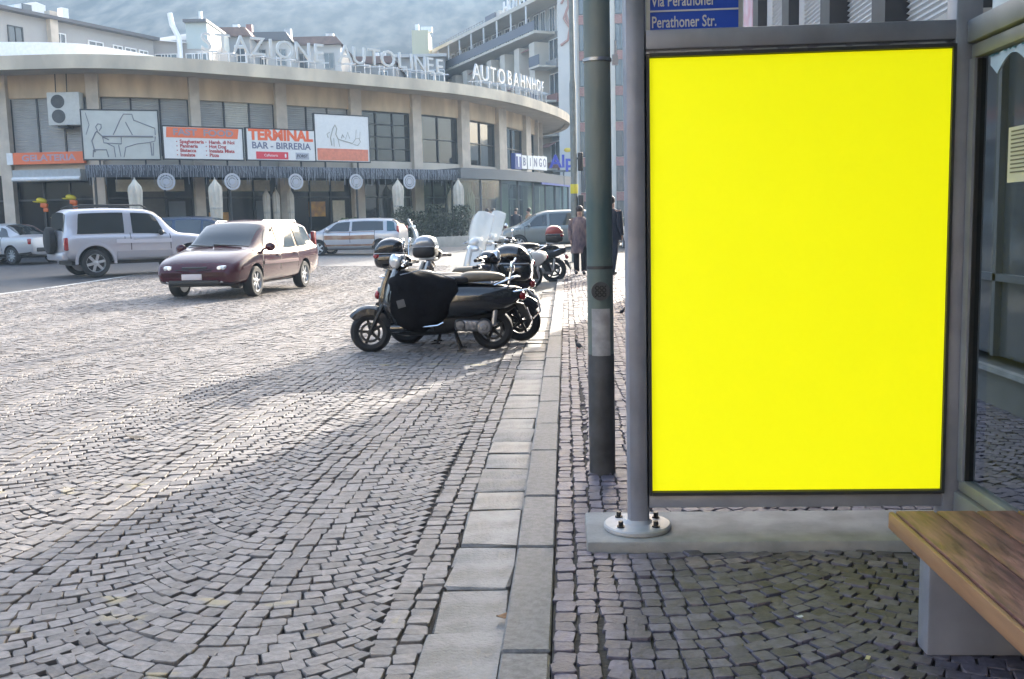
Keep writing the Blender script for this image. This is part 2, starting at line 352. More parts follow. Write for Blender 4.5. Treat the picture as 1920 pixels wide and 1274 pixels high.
M_beige = mat('beige_panel', (.68, .54, .37), .8, vscale=1.2, col2=(.46, .36, .25), stretch=(1, 1, .3))
M_pil = mat('pillar_stone', (.52, .45, .37), .8, var=.12, vscale=2)
M_soff = mat('soffit_plaster', (.55, .49, .41), .85, var=.08, vscale=1)
M_shut = mat('grey_shutter', (.34, .34, .33), .5, var=.08, vscale=1.5)
M_wframe = mat('dark_frame', (.03, .032, .035), .45)
M_pane = mat('window_glass', (.02, .024, .028), .04, spec=.9, bump=.3, bscale=1.5)
M_shop = mat('shop_glass', (.012, .012, .014), .08, spec=.3, bump=.05, bscale=1.)
M_fasc = mat('grey_fascia', (.1, .108, .115), .5, var=.08, vscale=2)
st = thing('bus_station', 'long curved two storey bus station with beige panels under a concrete roof rim', 'bus station')
b = MB(); RIM.slab(b, 0, N_R, 7.86, 8.4, .35); b.build('roof_rim', M_rimc, st)
b = MB(); cap = [(p[0], p[1]) for p in RIM.off(-.3).p] + [(-30, 82), (-46, 82)]
b.add([(x, y, 7.95) for x, y in cap] + [(x, y, 8.3) for x, y in cap], [tuple(range(len(cap)))[::-1], tuple(range(len(cap), 2*len(cap)))]); b.build('roof_slab', M_soff, st, smooth=0)
b = MB(); WALL.off(-.35).slab(b, 0, N_R, .2, 7.96, .25); b.build('wall', mat('dark_inner_wall', (.1, .09, .08), .8, var=.1), st)
pil_px = [(0, 20), (168, 190), (356, 374), (516, 536), (655, 675), (770, 786), (860, 875), (930, 944), (981, 990)]
pks = []
for a, c in pil_px:
    k0, k1 = WALL.px(a, 6), WALL.px(c, 6); pks.append((k0, k1)); q = MB(); WALL.off(.22).slab(q, k0, k1, .2, 7.95, .6, 1); q.build('pillar', M_pil, st)
pks = [(pks[0][0]-3.6, pks[0][0]-3.2)] + pks + [(pks[-1][1]+5, pks[-1][1]+5.4), (pks[-1][1]+10, pks[-1][1]+10.4)]
for i in (0, len(pks)-2, len(pks)-1):
    q = MB(); WALL.off(.22).slab(q, *pks[i], .2, 7.95, .6, 1); q.build('pillar', M_pil, st)
M_warm = mat('shop_board', (.6, .3, .04), .5, vscale=3, col2=(.3, .14, .05)); M_cream = mat('cream_blind', (.5, .45, .34), .7, var=.1)
for i in range(len(pks)-1):
    k0, k1 = pks[i][1], pks[i+1][0]
    q = MB(); WALL.slab(q, k0, k1, 7.02, 7.95, .3); q.build('beige_panel', M_beige, st)
    q = MB(); WALL.slab(q, k0, k1, 3.9, 4.6, .3); q.build('spandrel', M_soff, st)
    A, B = WALL.off(-.15).at(k0), WALL.off(-.15).at(k1); d = (B-A); ln = d.length; d /= ln; nn = Vector((d.y, -d.x, 0)); ang = math.atan2(d.y, d.x)
    if 1 <= i <= 4:
        sh = thing('shutter', None, None); sh.parent = st; sh.location = A; sh.rotation_euler = (0, 0, ang)
        np_ = 3
        for j in range(np_):
            w = ln/np_; x0 = j*w+.035; x1 = (j+1)*w-.035; s = MB(); z = 4.6; loops = []
            while z < 7.0: loops += [[(x0, 0, z), (x1, 0, z), (x1, .06, z), (x0, .06, z)], [(x0, -.012, z+.05), (x1, -.012, z+.05), (x1, .06, z+.05), (x0, .06, z+.05)], [(x0, .006, z+.085), (x1, .006, z+.085), (x1, .06, z+.085), (x0, .06, z+.085)]]; z += .094
            s.loft(loops); s.build('shutter_panel', mat('bright_shutter', (.5, .49, .44), .35, var=.06) if (i, j) == (3, 1) else M_shut, sh, smooth=0)
        s = MB()
        for j in range(np_+1): s.box((j*ln/np_, .0, 5.8), (.07, .1, 2.4))
        s.build('mullion', M_wframe, sh, smooth=0)
    else:
        wn = thing('window', None, None); wn.parent = st; wn.location = A; wn.rotation_euler = (0, 0, ang)
        s = MB(); s.box((ln/2, .03, 5.8), (ln, .03, 2.42)); s.build('pane', M_pane, wn, smooth=0)
        s = MB()
        nv = max(2, round(ln/1.0)) if i < 6 else 2; nh = 4 if i == 5 else 2
        for j in range(nv+1): s.box((j*ln/nv, 0, 5.8), (.07, .11, 2.4))
        for j in range(nh+1): s.box((ln/2, .004, 4.62+2.36*j/nh), (ln-.08, .09, .06))
        s.build('frame', M_wframe, wn, smooth=0)
    # ground floor: shop front
    g0 = zg(A.x, A.y)-.1
    sf = thing('shop_front', None, None); sf.parent = st; sf.location = A; sf.rotation_euler = (0, 0, ang)
    s = MB(); s.box((ln/2, .06, (g0+3.9)/2), (ln, .03, 3.9-g0)); s.build('pane', M_pane if i == 5 else M_shop, sf, smooth=0)
    s = MB(); nv = max(2, round(ln/1.15))
    for j in range(nv+1): s.box((j*ln/nv, 0, (g0+3.9)/2), (.07, .12, 3.9-g0))
    for z in (2.85, g0+.25, 3.85): s.box((ln/2, .004, z), (ln-.07, .1, .07))
    s.build('frame', M_wframe if i < 5 else M_fasc, sf, smooth=0)
    if 2 <= i <= 4:
        s = MB(); s.box((ln*.5, .02, 3.38), (ln*.8, .06, .5)); s.build('fascia_board', M_cream, sf, smooth=0)
        s = MB(); s.box((ln*(.2 if i != 4 else .45), .025, 1.75 if i != 4 else 2.3), (ln*.26, .05, .9 if i != 4 else .7)); s.build('poster', M_warm, sf, smooth=0)
        s = MB(); s.box((ln*.8, .028, 1.9), (ln*.2, .05, 1.6)); s.build('door_panel', M_cream if i == 4 else M_fasc, sf, smooth=0)
# white parapet of the roof terrace
pp = catmull([at(-160, 80, 45), at(0, 79, 44), at(130, 81, 44.6), at(200, 89, 46.3), at(284, 104, 49)], 8)
b = MB(); b.loft([[(p.x, p.y, 8.2), (p.x, p.y, p.z), (p.x+.05, p.y+.25, p.z), (p.x+.05, p.y+.25, 8.2)] for p in pp]); b.build('terrace_parapet', M_white, st)
b = MB(); p = at(303, 106, 49); b.box((p.x, p.y, 8.75), (1., .6, .75)); b.build('roof_vent', M_fasc, st, smooth=0)
# canopy over the pavement cafe, with hanging light strings
cn = thing('cafe_canopy', 'long dark flat canopy hung with white icicle light strings under the billboards', 'canopy')
ka, kb = PERG.px(160, 3.8), PERG.px(862, 3.8)
b = MB(); PERG.slab(b, ka, kb, 3.6, 4.08, .08); b.build('fascia', mat('canopy_fascia', (.035, .042, .055), .6, var=.2, vscale=3), cn)
b = MB(); PERG.off(-.08).slab(b, ka, kb, 3.95, 4.05, 2.3); b.build('canopy_deck', M_fasc, cn)
for f in (.02, .3, .63, .98):
    p = PERG.off(-.25).at(ka+(kb-ka)*f); b = MB(); b.cyl((p.x, p.y, .2), (p.x, p.y, 3.96), .05, n=10); b.build('post', M_wframe, cn)
b = MB(); n = 330
for i in range(n):
    k = ka+(kb-ka)*i/n; p = PERG.at(k) + PERG.nrm(k)*.05; l = random.choice((.25, .35, .5, .62, .42, .8))
    x = p.x+random.uniform(-.03, .03); b.tube([(x, p.y, 4.1), (x+random.uniform(-.03, .03), p.y, 4.1-l)], .0075, 4)
    if random.random() < .5: b.tube([(x, p.y, 4.09), (x+random.uniform(.05, .14), p.y-.01, 4.1-l*.6)], .006, 4)
tag(b.build('icicle_lights', mat('light_string', (.3, .32, .36), .5), cn, smooth=0), kind='stuff')
# glazed pavilion at the right end
pv_ = thing('glass_pavilion', 'low glass pavilion with flat grey roof edge at the end of the bus station', 'pavilion')
PAV = RIM.off(.6); ka, kb = PAV.px(864, 4), PAV.px(1068, 4)+2.5
b = MB(); PAV.slab(b, ka, kb, 3.68, 4.2, 2.5); b.build('roof_edge', M_fasc, pv_)
b = MB(); PAV.off(.02).slab(b, PAV.px(1015, 4), kb, 3.56, 3.67, .06); b.build('blue_strip', mat('blue_strip', (.03, .06, .3), .4), pv_)
npn = 8; M_pvg = glass_mat('pavilion_glass', (.6, .72, .66), .04, .02)
for i in range(npn):
    k0, k1 = ka+(kb-ka)*i/npn, ka+(kb-ka)*(i+1)/npn; s = MB(); PAV.off(-.35).slab(s, k0+.05, k1-.05, .5, 3.66, .02, 2); s.build('glass_pane', M_pvg, pv_, smooth=0)
for i in range(npn+1):
    p = PAV.off(-.34).at(ka+(kb-ka)*i/npn); s = MB(); s.box((p.x, p.y, 1.97), (.1, .1, 3.42)); s.build('post', M_fasc, pv_, smooth=0)
# ---------------------------------------------------------------- signs and billboards on the station
def on_curve(cv, px0, px1, py0, py1, z=5.):
    k0, k1 = cv.px(px0, z), cv.px(px1, z); A, B = cv.at(k0), cv.at(k1); c = (A+B)/2; pm = (px0+px1)/2
    return c, (B-A).length, at(pm, py1, c.y).z, at(pm, py0, c.y).z, math.atan2(B.y-A.y, B.x-A.x)
def board(name, label, cv, px0, px1, py0, py1, m, cat='billboard', group='billboards above the cafe canopy', th=.1, rim=.05):
    c, w, z0, z1, a = on_curve(cv, px0, px1, py0, py1); h = z1-z0
    t = thing(name, label, cat, (c.x, c.y, z0), a, group)
    q = MB(); q.box((0, 0, h/2), (w-rim, th, h-rim)); q.build('panel', m, t, smooth=0)
    if rim:
        q = MB()
        for s in (-1, 1): q.box((s*(w/2), 0, h/2), (rim, th+.03, h+rim)); q.box((0, 0, h/2+s*h/2), (w-rim, th+.026, rim))
        q.build('frame', M_wframe, t, smooth=0)
        q = MB()
        for s in (-.3, .3): q.box((s*w, .12, h*.35-.3), (.06, .06, h*.7+.5))
        q.build('bracket', M_wframe, t, smooth=0)
    return t, w, h
M_bwhite = mat('white_board', (.66, .66, .64), .45, var=.03); M_bgrey = mat('pale_board', (.46, .47, .43), .5, var=.06, vscale=2)
M_bor = mat('orange_print', (.72, .16, .06), .5); M_ink = mat('blue_grey_ink', (.14, .15, .22), .6); M_ink2 = mat('dark_ink', (.05, .05, .06), .6); M_inkr = mat('red_ink', (.4, .04, .04), .6)
M_inks = mat('pencil_ink', (.2, .2, .22), .6); M_ori = mat('orange_ink', (.75, .13, .04), .5)
BB = PERG.off(-.15)
t, w, h = board('billboard', 'pale billboard with line drawing of a person playing a grand piano', BB, 155, 299, 207, 300, M_bgrey)
def stroke(parent, pts, w, h, r=.012, m=M_inks, name='drawing_line'):
    q = MB(); q.tube([((x-.5)*w, -.056, (1-y)*h) for x, y in pts], r, 5); q.build(name, m, parent, smooth=0)
for s, r in (([(.26, .53), (.92, .53)], .02), ([(.4, .5), (.5, .2), (.55, .08), (.66, .08), (.68, .2), (.95, .36), (.95, .5)], .012), ([(.57, .24), (.65, .5)], .012), ([(.26, .53), (.27, .66), (.5, .68), (.5, .55)], .012),
             ([(.52, .95), (.55, .75), (.7, .68), (.86, .65), (.94, .62), (.95, .53)], .012), ([(.88, .66), (.89, .92)], .014), ([(.92, .66), (.91, .92)], .01), ([(.15, .85), (.12, .62), (.17, .46), (.2, .42)], .016), ([(.2, .44), (.27, .55), (.34, .6)], .014),
             ([(.2, .42), (.18, .34), (.21, .28), (.25, .29), (.25, .36), (.22, .42)], .012), ([(.15, .8), (.3, .8), (.32, .95)], .014), ([(.13, .8), (.12, .95)], .012), ([(.3, .66), (.4, .74), (.41, .95)], .012), ([(.46, .7), (.48, .94)], .01), ([(.06, .06), (.1, .3), (.05, .5)], .008)):
    stroke(t, s, w, h, r*1.7)
t, w, h = board('billboard', 'white fast food billboard with orange banner and two red menu columns', BB, 305, 455, 239, 300, M_bwhite)
q = MB(); q.prism([(-w*.45, h*.97), (w*.45, h*.97), (w*.43, h*.66), (-w*.46, h*.66)], -.062, -.052); q.build('banner', M_bor, t, smooth=0)
text('lettering', 'FAST  FOOD', h*.27, mat('grey_ink', (.3, .24, .26), .6), t, (0, -.066, h*.815), ext=.003, bold=.012, sx=1.25)
for i, (a, c) in enumerate((('Spaghetteria', 'Hamb. di Noi'), ('Panineria', 'Hot Dog'), ('Bistecca', 'Insalata Mista'), ('Insalate', 'Pizza'))):
    z = h*(.54-.135*i)
    for tx, x in ((a, -.3), (c, .06)):
        text('lettering', tx, h*.15, M_inkr, t, (w*x, -.055, z), ext=.003, bold=.006, align='LEFT')
        q = MB(); q.ell((w*(x-.035), -.055, z), (.025, .006, .025), 8, 5); q.build('bullet_dot', M_inkr, t)
t, w, h = board('billboard', 'white bar and beer hall billboard with bold orange title and red box', BB, 461, 590, 243, 302, M_bwhite)
text('lettering', 'TERMINAL', h*.46, M_ori, t, (0, -.056, h*.79), ext=.004, bold=.03, sx=1.02)
text('lettering', 'BAR - BIRRERIA', h*.29, M_ink, t, (0, -.056, h*.46), ext=.004, bold=.008, sx=1.04)
q = MB(); q.box((-w*.14, -.053, h*.16), (w*.46, .012, h*.23)); q.build('red_box', mat('red_print', (.6, .04, .06), .5), t, smooth=0)
text('lettering', 'Caffetteria', h*.11, M_white, t, (-w*.16, -.061, h*.16), ext=.002); q = MB(); q.ell((w*.05, -.06, h*.16), (.04, .004, .1), 8, 5); q.build('flame_mark', M_white, t)
q = MB(); q.box((w*.3, -.053, h*.16), (w*.2, .012, h*.22), bev=.03); q.build('grey_badge', mat('badge_grey', (.35, .36, .4), .5), t); text('lettering', 'FORST', h*.13, M_ink2, t, (w*.3, -.061, h*.16), ext=.002, bold=.006)
t, w, h = board('billboard', 'tall white billboard with faint horse and cart sketch over an orange band', BB, 590, 692, 216, 304, M_bwhite)
q = MB(); q.box((.0, -.054, h*.15), (w*.93, .014, h*.25)); q.build('orange_band', mat('faded_orange', (.62, .2, .12), .6, var=.1), t, smooth=0)
for s, r in (([(.3, .66), (.28, .5), (.33, .3), (.37, .22), (.4, .3), (.38, .42), (.42, .52), (.55, .56), (.68, .6)], .03), ([(.34, .5), (.34, .68)], .02), ([(.42, .54), (.44, .68)], .016), ([(.24, .5), (.22, .42), (.27, .38)], .022),
             ([(.68, .6), (.74, .5), (.8, .48), (.83, .56), (.78, .64), (.7, .62)], .02), ([(.55, .52), (.6, .36), (.63, .5)], .014), ([(.48, .5), (.5, .42), (.53, .48)], .024), ([(.74, .5), (.76, .3)], .01), ([(.82, .5), (.83, .34)], .01)):
    stroke(t, s, w, h, r*.8, mat('sepia_ink', (.4, .38, .33), .7) if s[0][0] == .3 else bpy.data.materials['sepia_ink'])
# orange shop sign and shop awning box at the left
WF = WALL.off(.3)
t, w, h = board('shop_sign', 'long orange shop sign with grey lettering below the air conditioning unit', WF, 25, 158, 286, 308, M_bor, 'sign', None, .2, 0)
q = MB(); q.box((-w/2-.14, 0, h/2), (.25, .2, h)); q.build('white_end', M_white, t, smooth=0)
text('lettering', 'GELATERIA', h*.75, mat('sign_grey', (.38, .3, .36), .5), t, (0, -.103, h*.5), ext=.004, bold=.01, sx=1.25)
t, w, h = board('shop_awning', 'rolled grey shop awning box over the doorway at far left', WF.off(.25), 25, 152, 319, 341, mat('awning_grey', (.34, .36, .37), .5, var=.1), 'awning', None, .5, 0)
q = MB(); q.cyl((-w/2, -.28, h*.2), (w/2, -.28, h*.2), .09, n=10); q.build('roll', M_white, t)
c, w, z0, z1, a = on_curve(WF, 45, 150, 350, 432)
for px, py, label in ((78, 378, 'yellow and orange lamp display inside the left shop window'), (133, 372, 'small yellow display head hanging beside the left shop door'), (112, 408, 'round yellow and orange display figure low in the left shop doorway')):
    p = at(px, py, c.y-.15); t = thing('shop_display', label, 'display figure', p, 0, 'yellow displays in the left shop')
    q = MB(); q.ell((0, 0, .03), (.22, .14, .12), rz=.2, ry=.25); q.ell((-.2, -.06, -.02), (.15, .12, .035), ry=.15); q.build('yellow_top', mat('display_yellow', (.6, .48, .03), .5), t)
    q = MB(); q.box((.1, 0, -.17), (.3, .16, .2), bev=.05, ry=.2); q.box((.16, 0, -.36), (.2, .1, .16), bev=.03); q.build('orange_base', M_orange, t)
    q = MB(); q.cyl((.05, .04, -.45), (.05, .04, -2.) if py < 400 else (.05, .04, -.75), .02, n=6); q.build('stand', M_dark, t)
# air conditioning unit
c, w, z0, z1, a = on_curve(WALL.off(.55), 95, 155, 173, 235)
t = thing('air_conditioner', 'white outdoor air conditioning unit with two stacked fans on the facade', 'air conditioner', (c.x, c.y, z0), a); h = z1-z0
M_ac = mat('ac_casing', (.55, .55, .52), .5, var=.05)
q = MB(); q.box((0, .2, h/2), (w, .45, h), bev=.02); q.build('casing', M_ac, t)
for z in (.27, .72):
    q = MB(); q.lathe([(0, 0), (.12, 0), (.25, -.02), (.265, -.03), (.275, 0), (.275, .03)], (-w*.17, -.03, h*z), 'Y', 24); o = q.build('fan_guard', mat('fan_dark', (.08, .08, .08), .6), t)
    q = MB()
    for r in (.08, .14, .2, .25): q.lathe([(r-.008, -.012), (r+.008, -.012), (r+.008, .004), (r-.008, .004)], (-w*.17, -.045, h*z), 'Y', 24, True)
    for j in range(6): q.box((-w*.17, -.045, h*z), (.51, .01, .012), ry=j*PI/6)
    q.build('fan_grille', M_fasc, o, smooth=0)
for x in (.1, -.25): q = MB(); q.tube([(w*x, .1, h), (w*x, .15, h+.75)], .02, 6); q.build('hanger', M_dark, t)
q = MB(); q.box((-.1, .3, -.05), (w*.3, .6, .08)); q.build('bracket', M_dark, t)
# roof lettering
M_let = mat('letter_enamel', (.46, .46, .45), .4, .2)
def roof_word(name, label, words, py0, py1):
    t = thing(name, label, 'sign', (0, 0, 0), 0, 'lettering standing on the roof rim')
    cv = RIM.off(-.9)
    for ch, px, y0, y1 in words:
        k = cv.px(px, 9); p = cv.at(k); n = cv.nrm(k); z1 = at(px, y0, p.y).z; z0 = at(px, y1, p.y).z; a = math.atan2(n.x, -n.y)
        o = text('letter', ch, (z1-z0)*1.37, M_let, t, (p.x, p.y, (z0+z1)/2), rz=a, ext=.05, bold=.0)
        sup = MB(); sup.tube([(p.x-.22, p.y+.05, 8.25), (p.x-.22, p.y+.05, z0+.1)], .025, 5); sup.tube([(p.x+.22, p.y+.05, 8.25), (p.x+.22, p.y+.05, z0+.1)], .025, 5)
        sup.box((p.x, p.y+.06, z0+.02), (.9, .05, .05)); sup.build('support_frame', M_steel, t, smooth=0)
    return t
w1 = []
for i, (ch, px) in enumerate(zip('STAZIONE', (387, 418, 452, 484, 508, 534, 568, 598))): w1.append((ch, px, 62+i*3.1, 98+i*3.05))
for i, (ch, px) in enumerate(zip('AUTOLINEE', (648, 674, 702, 728, 754, 772, 788, 806, 824))): w1.append((ch, px, 86+i*3.3, 121+i*2.5))
roof_word('roof_sign', 'white STAZIONE AUTOLINEE letters standing on the long roof edge', w1, 0, 0)
w2 = [(ch, px, 121+i*3.3, 153+i*2.4) for i, (ch, px) in enumerate(zip('AUTOBAHNHOF', (893, 909, 924, 940, 955, 967, 979, 990, 1000, 1009, 1017)))]
roof_word('roof_sign', 'white AUTOBAHNHOF letters on the receding right roof edge', w2, 0, 0)
# signs on the pavilion roof
PS = PAV.off(-.3)
t, w, h = board('shop_sign', 'dark blue sign box with white letter T on the pavilion roof', PS, 962, 974, 288, 318, mat('sign_blue', (.03, .06, .22), .4), 'sign', 'signs on the pavilion roof', .25, 0)
text('lettering', 'T', h*1.1, M_white, t, (0, -.13, h*.5), ext=.01, bold=.02)
for ch, px in zip('BINGO', (980, 991, 1001, 1010, 1018)):
    t, w, h = board('letter_tile', 'white square sign tile with grey letter %s on the pavilion roof' % ch, PS, px-4.5, px+4.3, 292+(px-980)*.05, 317+(px-980)*.08, M_bwhite, 'sign', 'signs on the pavilion roof', .2, 0)
    text('lettering', ch, h*.85, M_ink, t, (0, -.104, h*.5), ext=.006, bold=.012)
p = at(1057, 318, 60); t = thing('hotel_sign', 'blue hotel letters with small yellow emblem above the pavilion end', 'sign', p, .1)
text('lettering', 'Alpi', 1.05, mat('blue_letters', (.03, .05, .45), .4), t, (0, 0, .45), ext=.05, bold=.03); q = MB(); q.ell((.25, 0, 1.15), (.22, .06, .14)); q.build('emblem', mat('sign_yellow', (.65, .5, .05), .5), t)
q = MB(); q.box((0, .05, -.1), (1.3, .1, .12)); q.cyl((0, .05, -.1), (0, .05, -1), .05); q.build('support_frame', M_fasc, t)
# ---------------------------------------------------------------- things in front of the station
M_canvas = mat('cream_canvas', (.55, .5, .42), .85, var=.1, vscale=3); M_post = mat('umbrella_pole', (.4, .38, .34), .5)
def umbrella(px, cv, ztop, big, label, group):
    p = cv.at(cv.px(px, 2.5)); z0 = zg(p.x, p.y)-.05; H = ztop-z0; t = thing('closed_umbrella', label, 'umbrella', (p.x, p.y, z0), random.uniform(0, 6), group)
    r0 = .25 if big else .15; loops = []
    for f, r in ((.36, .55), (.42, .78), (.55, .86), (.7, .95), (.84, 1.), (.9, .9), (.95, .5), (.985, .22), (1., .06)):
        l = []
        for j in range(32):
            a = 2*PI*j/32; k = 1+.16*math.cos(8*a+f*3)*(1 if f < .93 else .3); l.append((r0*r*k*math.cos(a), r0*r*k*math.sin(a), H*f + (.05*math.cos(8*a) if f < .4 else 0)))
        loops.append(l)
    q = MB(); q.loft(loops); q.build('canopy', M_canvas, t)
    q = MB(); q.lathe([(r0*.97, H*.6), (r0*1.02, H*.615), (r0*.97, H*.63)], n=16); q.build('strap', M_post, t)
    q = MB(); q.cyl((0, 0, .05), (0, 0, H*.45), .03); q.ell((0, 0, H+.02), (.03, .03, .06), 8, 6); q.build('pole', M_post, t)
    q = MB(); q.box((0, 0, .05), (.6, .6, .1), bev=.02); q.build('base', M_conc, t)
UB = PERG.off(.55)
umbrella(255, UB, 3.5, True, 'big closed cream umbrella behind the silver off-roader roof', 'big closed cafe umbrellas'); umbrella(405, UB, 3.5, True, 'big closed cream umbrella just above the dark blue car', 'big closed cafe umbrellas')
umbrella(747, UB, 3.55, True, 'big closed cream umbrella at the left end of the hedge', 'big closed cafe umbrellas'); umbrella(860, UB, 3.6, True, 'big closed cream umbrella at the right end of the hedge', 'big closed cafe umbrellas')
for px, l in ((500, 'narrow closed white umbrella left of a close pair behind the maroon car'), (518, 'narrow closed white umbrella right of a close pair behind the maroon car'), (545, 'narrow closed white umbrella by the yellow lit shop window'), (845, 'short slim closed umbrella just left of a big cream one'), (877, 'slim closed umbrella close to the right of a big cream one'), (885, 'slim closed umbrella furthest from the hedge beside the pavilion')):
    umbrella(px, PERG.off(-1.4), 3.2, False, l, 'narrow closed cafe umbrellas')
M_wr = mat('ornament_white', (.5, .51, .54), .5)
for px, l in ((312, 'round white wire ornament right of the first big umbrella'), (436, 'round white wire ornament right of the second big umbrella'), (555, 'round white wire ornament above the yellow shop window'), (668, 'round white wire ornament before the gridded shop window'), (768, 'round white wire ornament touching the third big umbrella')):
    cv = PERG.off(.2); k = cv.px(px, 3.3); p = cv.at(k); n = cv.nrm(k); z = at(px, 341, p.y).z
    t = thing('round_ornament', l, 'light ornament', (p.x, p.y, z), math.atan2(n.x, -n.y), 'round light ornaments under the canopy'); q = MB()
    for r in (.1, .2, .29, .33): q.lathe([(r-.017, -.015), (r+.017, -.015), (r+.017, .015), (r-.017, .015)], (0, 0, 0), 'Y', 28, True)
    q.build('ring', M_wr, t); q = MB()
    for j in range(12): a = j*PI/12; q.tube([(-.33*math.cos(a), 0, -.33*math.sin(a)), (.33*math.cos(a), 0, .33*math.sin(a))], .012, 5)
    q.build('spoke', M_wr, t, smooth=0); q = MB(); q.tube([(0, 0, .33), (0, .1, .62)], .012, 5); q.build('hanger', M_dark, t)
M_leaf = mat('hedge_leaf', (.045, .055, .03), .6, isl=.5, var=.3, vscale=3); M_leaf2 = mat('bright_leaf', (.1, .14, .035), .6, isl=.4, var=.3, vscale=3); M_soil = mat('soil', (.04, .03, .02), .95); M_twig = mat('twig', (.06, .045, .03), .9)
def leaves(b, c, d, n, s=.06):
    for i in range(n):
        p = Vector(c) + Vector([random.uniform(-.5, .5)*x for x in d]); a = Vector((random.gauss(0, 1), random.gauss(0, 1), random.gauss(0, 1))).normalized(); u = a.orthogonal().normalized()*s*random.uniform(.6, 1.5); v = a.cross(u)*.55
        b.add([p-u, p-v, p+u, p+v], [(0, 1, 2, 3)])
def hedge(px0, px1, cv, h, dep, base, label, n, m=None, group='hedges along the cafe terrace'):
    A, B = cv.at(cv.px(px0, 1.5)), cv.at(cv.px(px1, 1.5)); c = (A+B)/2; w = (B-A).length; a = math.atan2(B.y-A.y, B.x-A.x); z = zg(c.x, c.y)+base
    t = thing('hedge', label, 'hedge', (c.x, c.y, z), a, group); q = MB(); nn = int(n)
    NC = max(4, int(w*3))
    for i in range(NC): hh = h*random.uniform(.72, 1.1); leaves(q, (w*(-.5+(i+.5)/NC)+random.uniform(-.05, .05), random.uniform(-.06, .06), .08+hh/2), (w/NC*1.15, dep*random.uniform(.7, 1.1), hh), int(nn*.8)//NC, .06)
    q.build('foliage', m or M_leaf, t, smooth=0)
    q = MB(); [q.tube([(w*(-.48+.96*i/9), 0, -.02), (w*(-.48+.96*i/9)+.04, .03, h*.8)], [.025, .01], 5) for i in range(10)]; q.build('stem', M_twig, t)
HG = PERG.off(1.5)
hedge(738, 882, HG, 1.35, .55, .42, 'long dark hedge growing in the concrete planter wall', 5200)
hedge(640, 702, PERG.off(-.5), 1.2, .5, .1, 'green shrub hedge below the canopy behind the muralled car', 1500, M_leaf2); hedge(878, 905, PERG.off(-.9), 1.1, .6, .3, 'small green shrub beside the big umbrella at the hedge end', 900, M_leaf2)
A, B = HG.at(HG.px(725, 1)), HG.at(HG.px(905, 1)); c = (A+B)/2; t = thing('planter_wall', 'long pale concrete planter wall holding the dark hedge', 'planter', (c.x, c.y, zg(c.x, c.y)-.15), math.atan2(B.y-A.y, B.x-A.x)); w = (B-A).length
q = MB()
for s in (-1, 1): q.box((0, s*.42, .3), (w, .1, .6), bev=.015)
for s in (-1, 1): q.box((s*(w/2-.05), 0, .3), (.1, .73, .6), bev=.01)
q.build('wall', mat('pale_concrete', (.4, .37, .32), .8, var=.12, vscale=3), t); q = MB(); q.box((0, 0, .25), (w-.2, .73, .5)); q.build('soil', M_soil, t, smooth=0)
# ---------------------------------------------------------------- background buildings
def facade(par, A, B, z0, z1, m, th=.4, name='wall'):
    d = B-A; ln = d.length; q = MB(); q.box((ln/2, th/2, (z0+z1)/2), (ln, th, z1-z0)); o = q.build(name, m, par, smooth=0); return o
def window(par, x, z, w, h, mf, mg, y=-.02, red=None, sill=True):
    f = MB(); t_ = .07
    for s in (-1, 1): f.box((x+s*(w/2), y, z), (t_, .12, h+t_)); f.box((x, y, z+s*h/2), (w-t_, .116, t_))
    f.box((x, y, z), (.05, .1, h-t_)); o = f.build('window', mf, par, smooth=0)
    g = MB(); g.box((x, y+.01, z), (w, .03, h)); g.build('pane', mg, o, smooth=0); return o
M_bg = mat('town_plaster', (.34, .33, .32), .85, var=.06, vscale=.6); M_bg2 = mat('pale_plaster', (.52, .5, .47), .85, var=.05, vscale=.6); M_roofd = mat('dark_roof_edge', (.09, .09, .1), .7)
M_bwin = mat('far_window', (.05, .06, .07), .1, spec=.8); M_tile = mat('roof_tile', (.17, .1, .08), .8, var=.2, vscale=2); M_redp = mat('red_spandrel', (.27, .13, .11), .7, var=.15); M_teal = mat('teal_roof', (.36, .42, .42), .6)
def placed(name, label, pA, pB, cat='building', group=None):
    d = pB-pA; t = thing(name, label, cat, (pA.x, pA.y, 0), math.atan2(d.y, d.x), group); return t, math.hypot(d.x, d.y)
pA, pB = at(-90, 5, 57), at(286, 70, 71)
t, ln = placed('apartment_building', 'long grey apartment block with flat dark roof edge behind the station at far left', pA, pB); zt = at(0, 20, 60).z
q = MB(); q.box((ln/2, 5, zt/2), (ln, 10, zt)); q.build('wall', M_bg, t, smooth=0)
q = MB(); q.box((ln/2, 4.9, zt+.08), (ln+.2, 11, .2)); q.build('roof', M_roofd, t, smooth=0)
def lx(px, ln=ln, pA=pA, pB=pB):      # distance along the facade where a pixel column falls
    d = (pB-pA)/ln; best = min(range(400), key=lambda i: abs(proj((pA.x+d.x*ln*i/399, pA.y+d.y*ln*i/399, 12))[0]-px)); return ln*best/399
for a, c, y in ((20, 46, -1.7), (108, 126, -1.6), (170, 196, -1.7), (216, 232, -1.7), (238, 258, -1.7), (264, 280, -1.7)):
    window(t, (lx(a)+lx(c))/2, zt+y, lx(c)-lx(a), 1.7, M_white if a != 20 else M_wframe, M_bwin)
q = MB(); q.box((lx(100), -.15, zt-2), (lx(106)-lx(92), .5, 5)); q.build('pier', M_pil, t, smooth=0)
q = MB(); q.box((lx(79), -.02, zt-2.1), (.5, .12, .6)); q.build('vent_window', M_wframe, t, smooth=0)
q = MB(); x0, x1 = lx(82), lx(154); q.prism([(x0, zt+.2), (x0+.6, zt+1.3), (x0+2.2, zt+1.75), (x1, zt+1.65), (x1, zt+.2)], 3, 7); o = q.build('dormer', M_white, t, smooth=0); q = MB(); q.box((lx(118), 2.98, zt+1.15), (.7, .1, .6)); q.build('dormer_window', M_bwin, o, smooth=0)
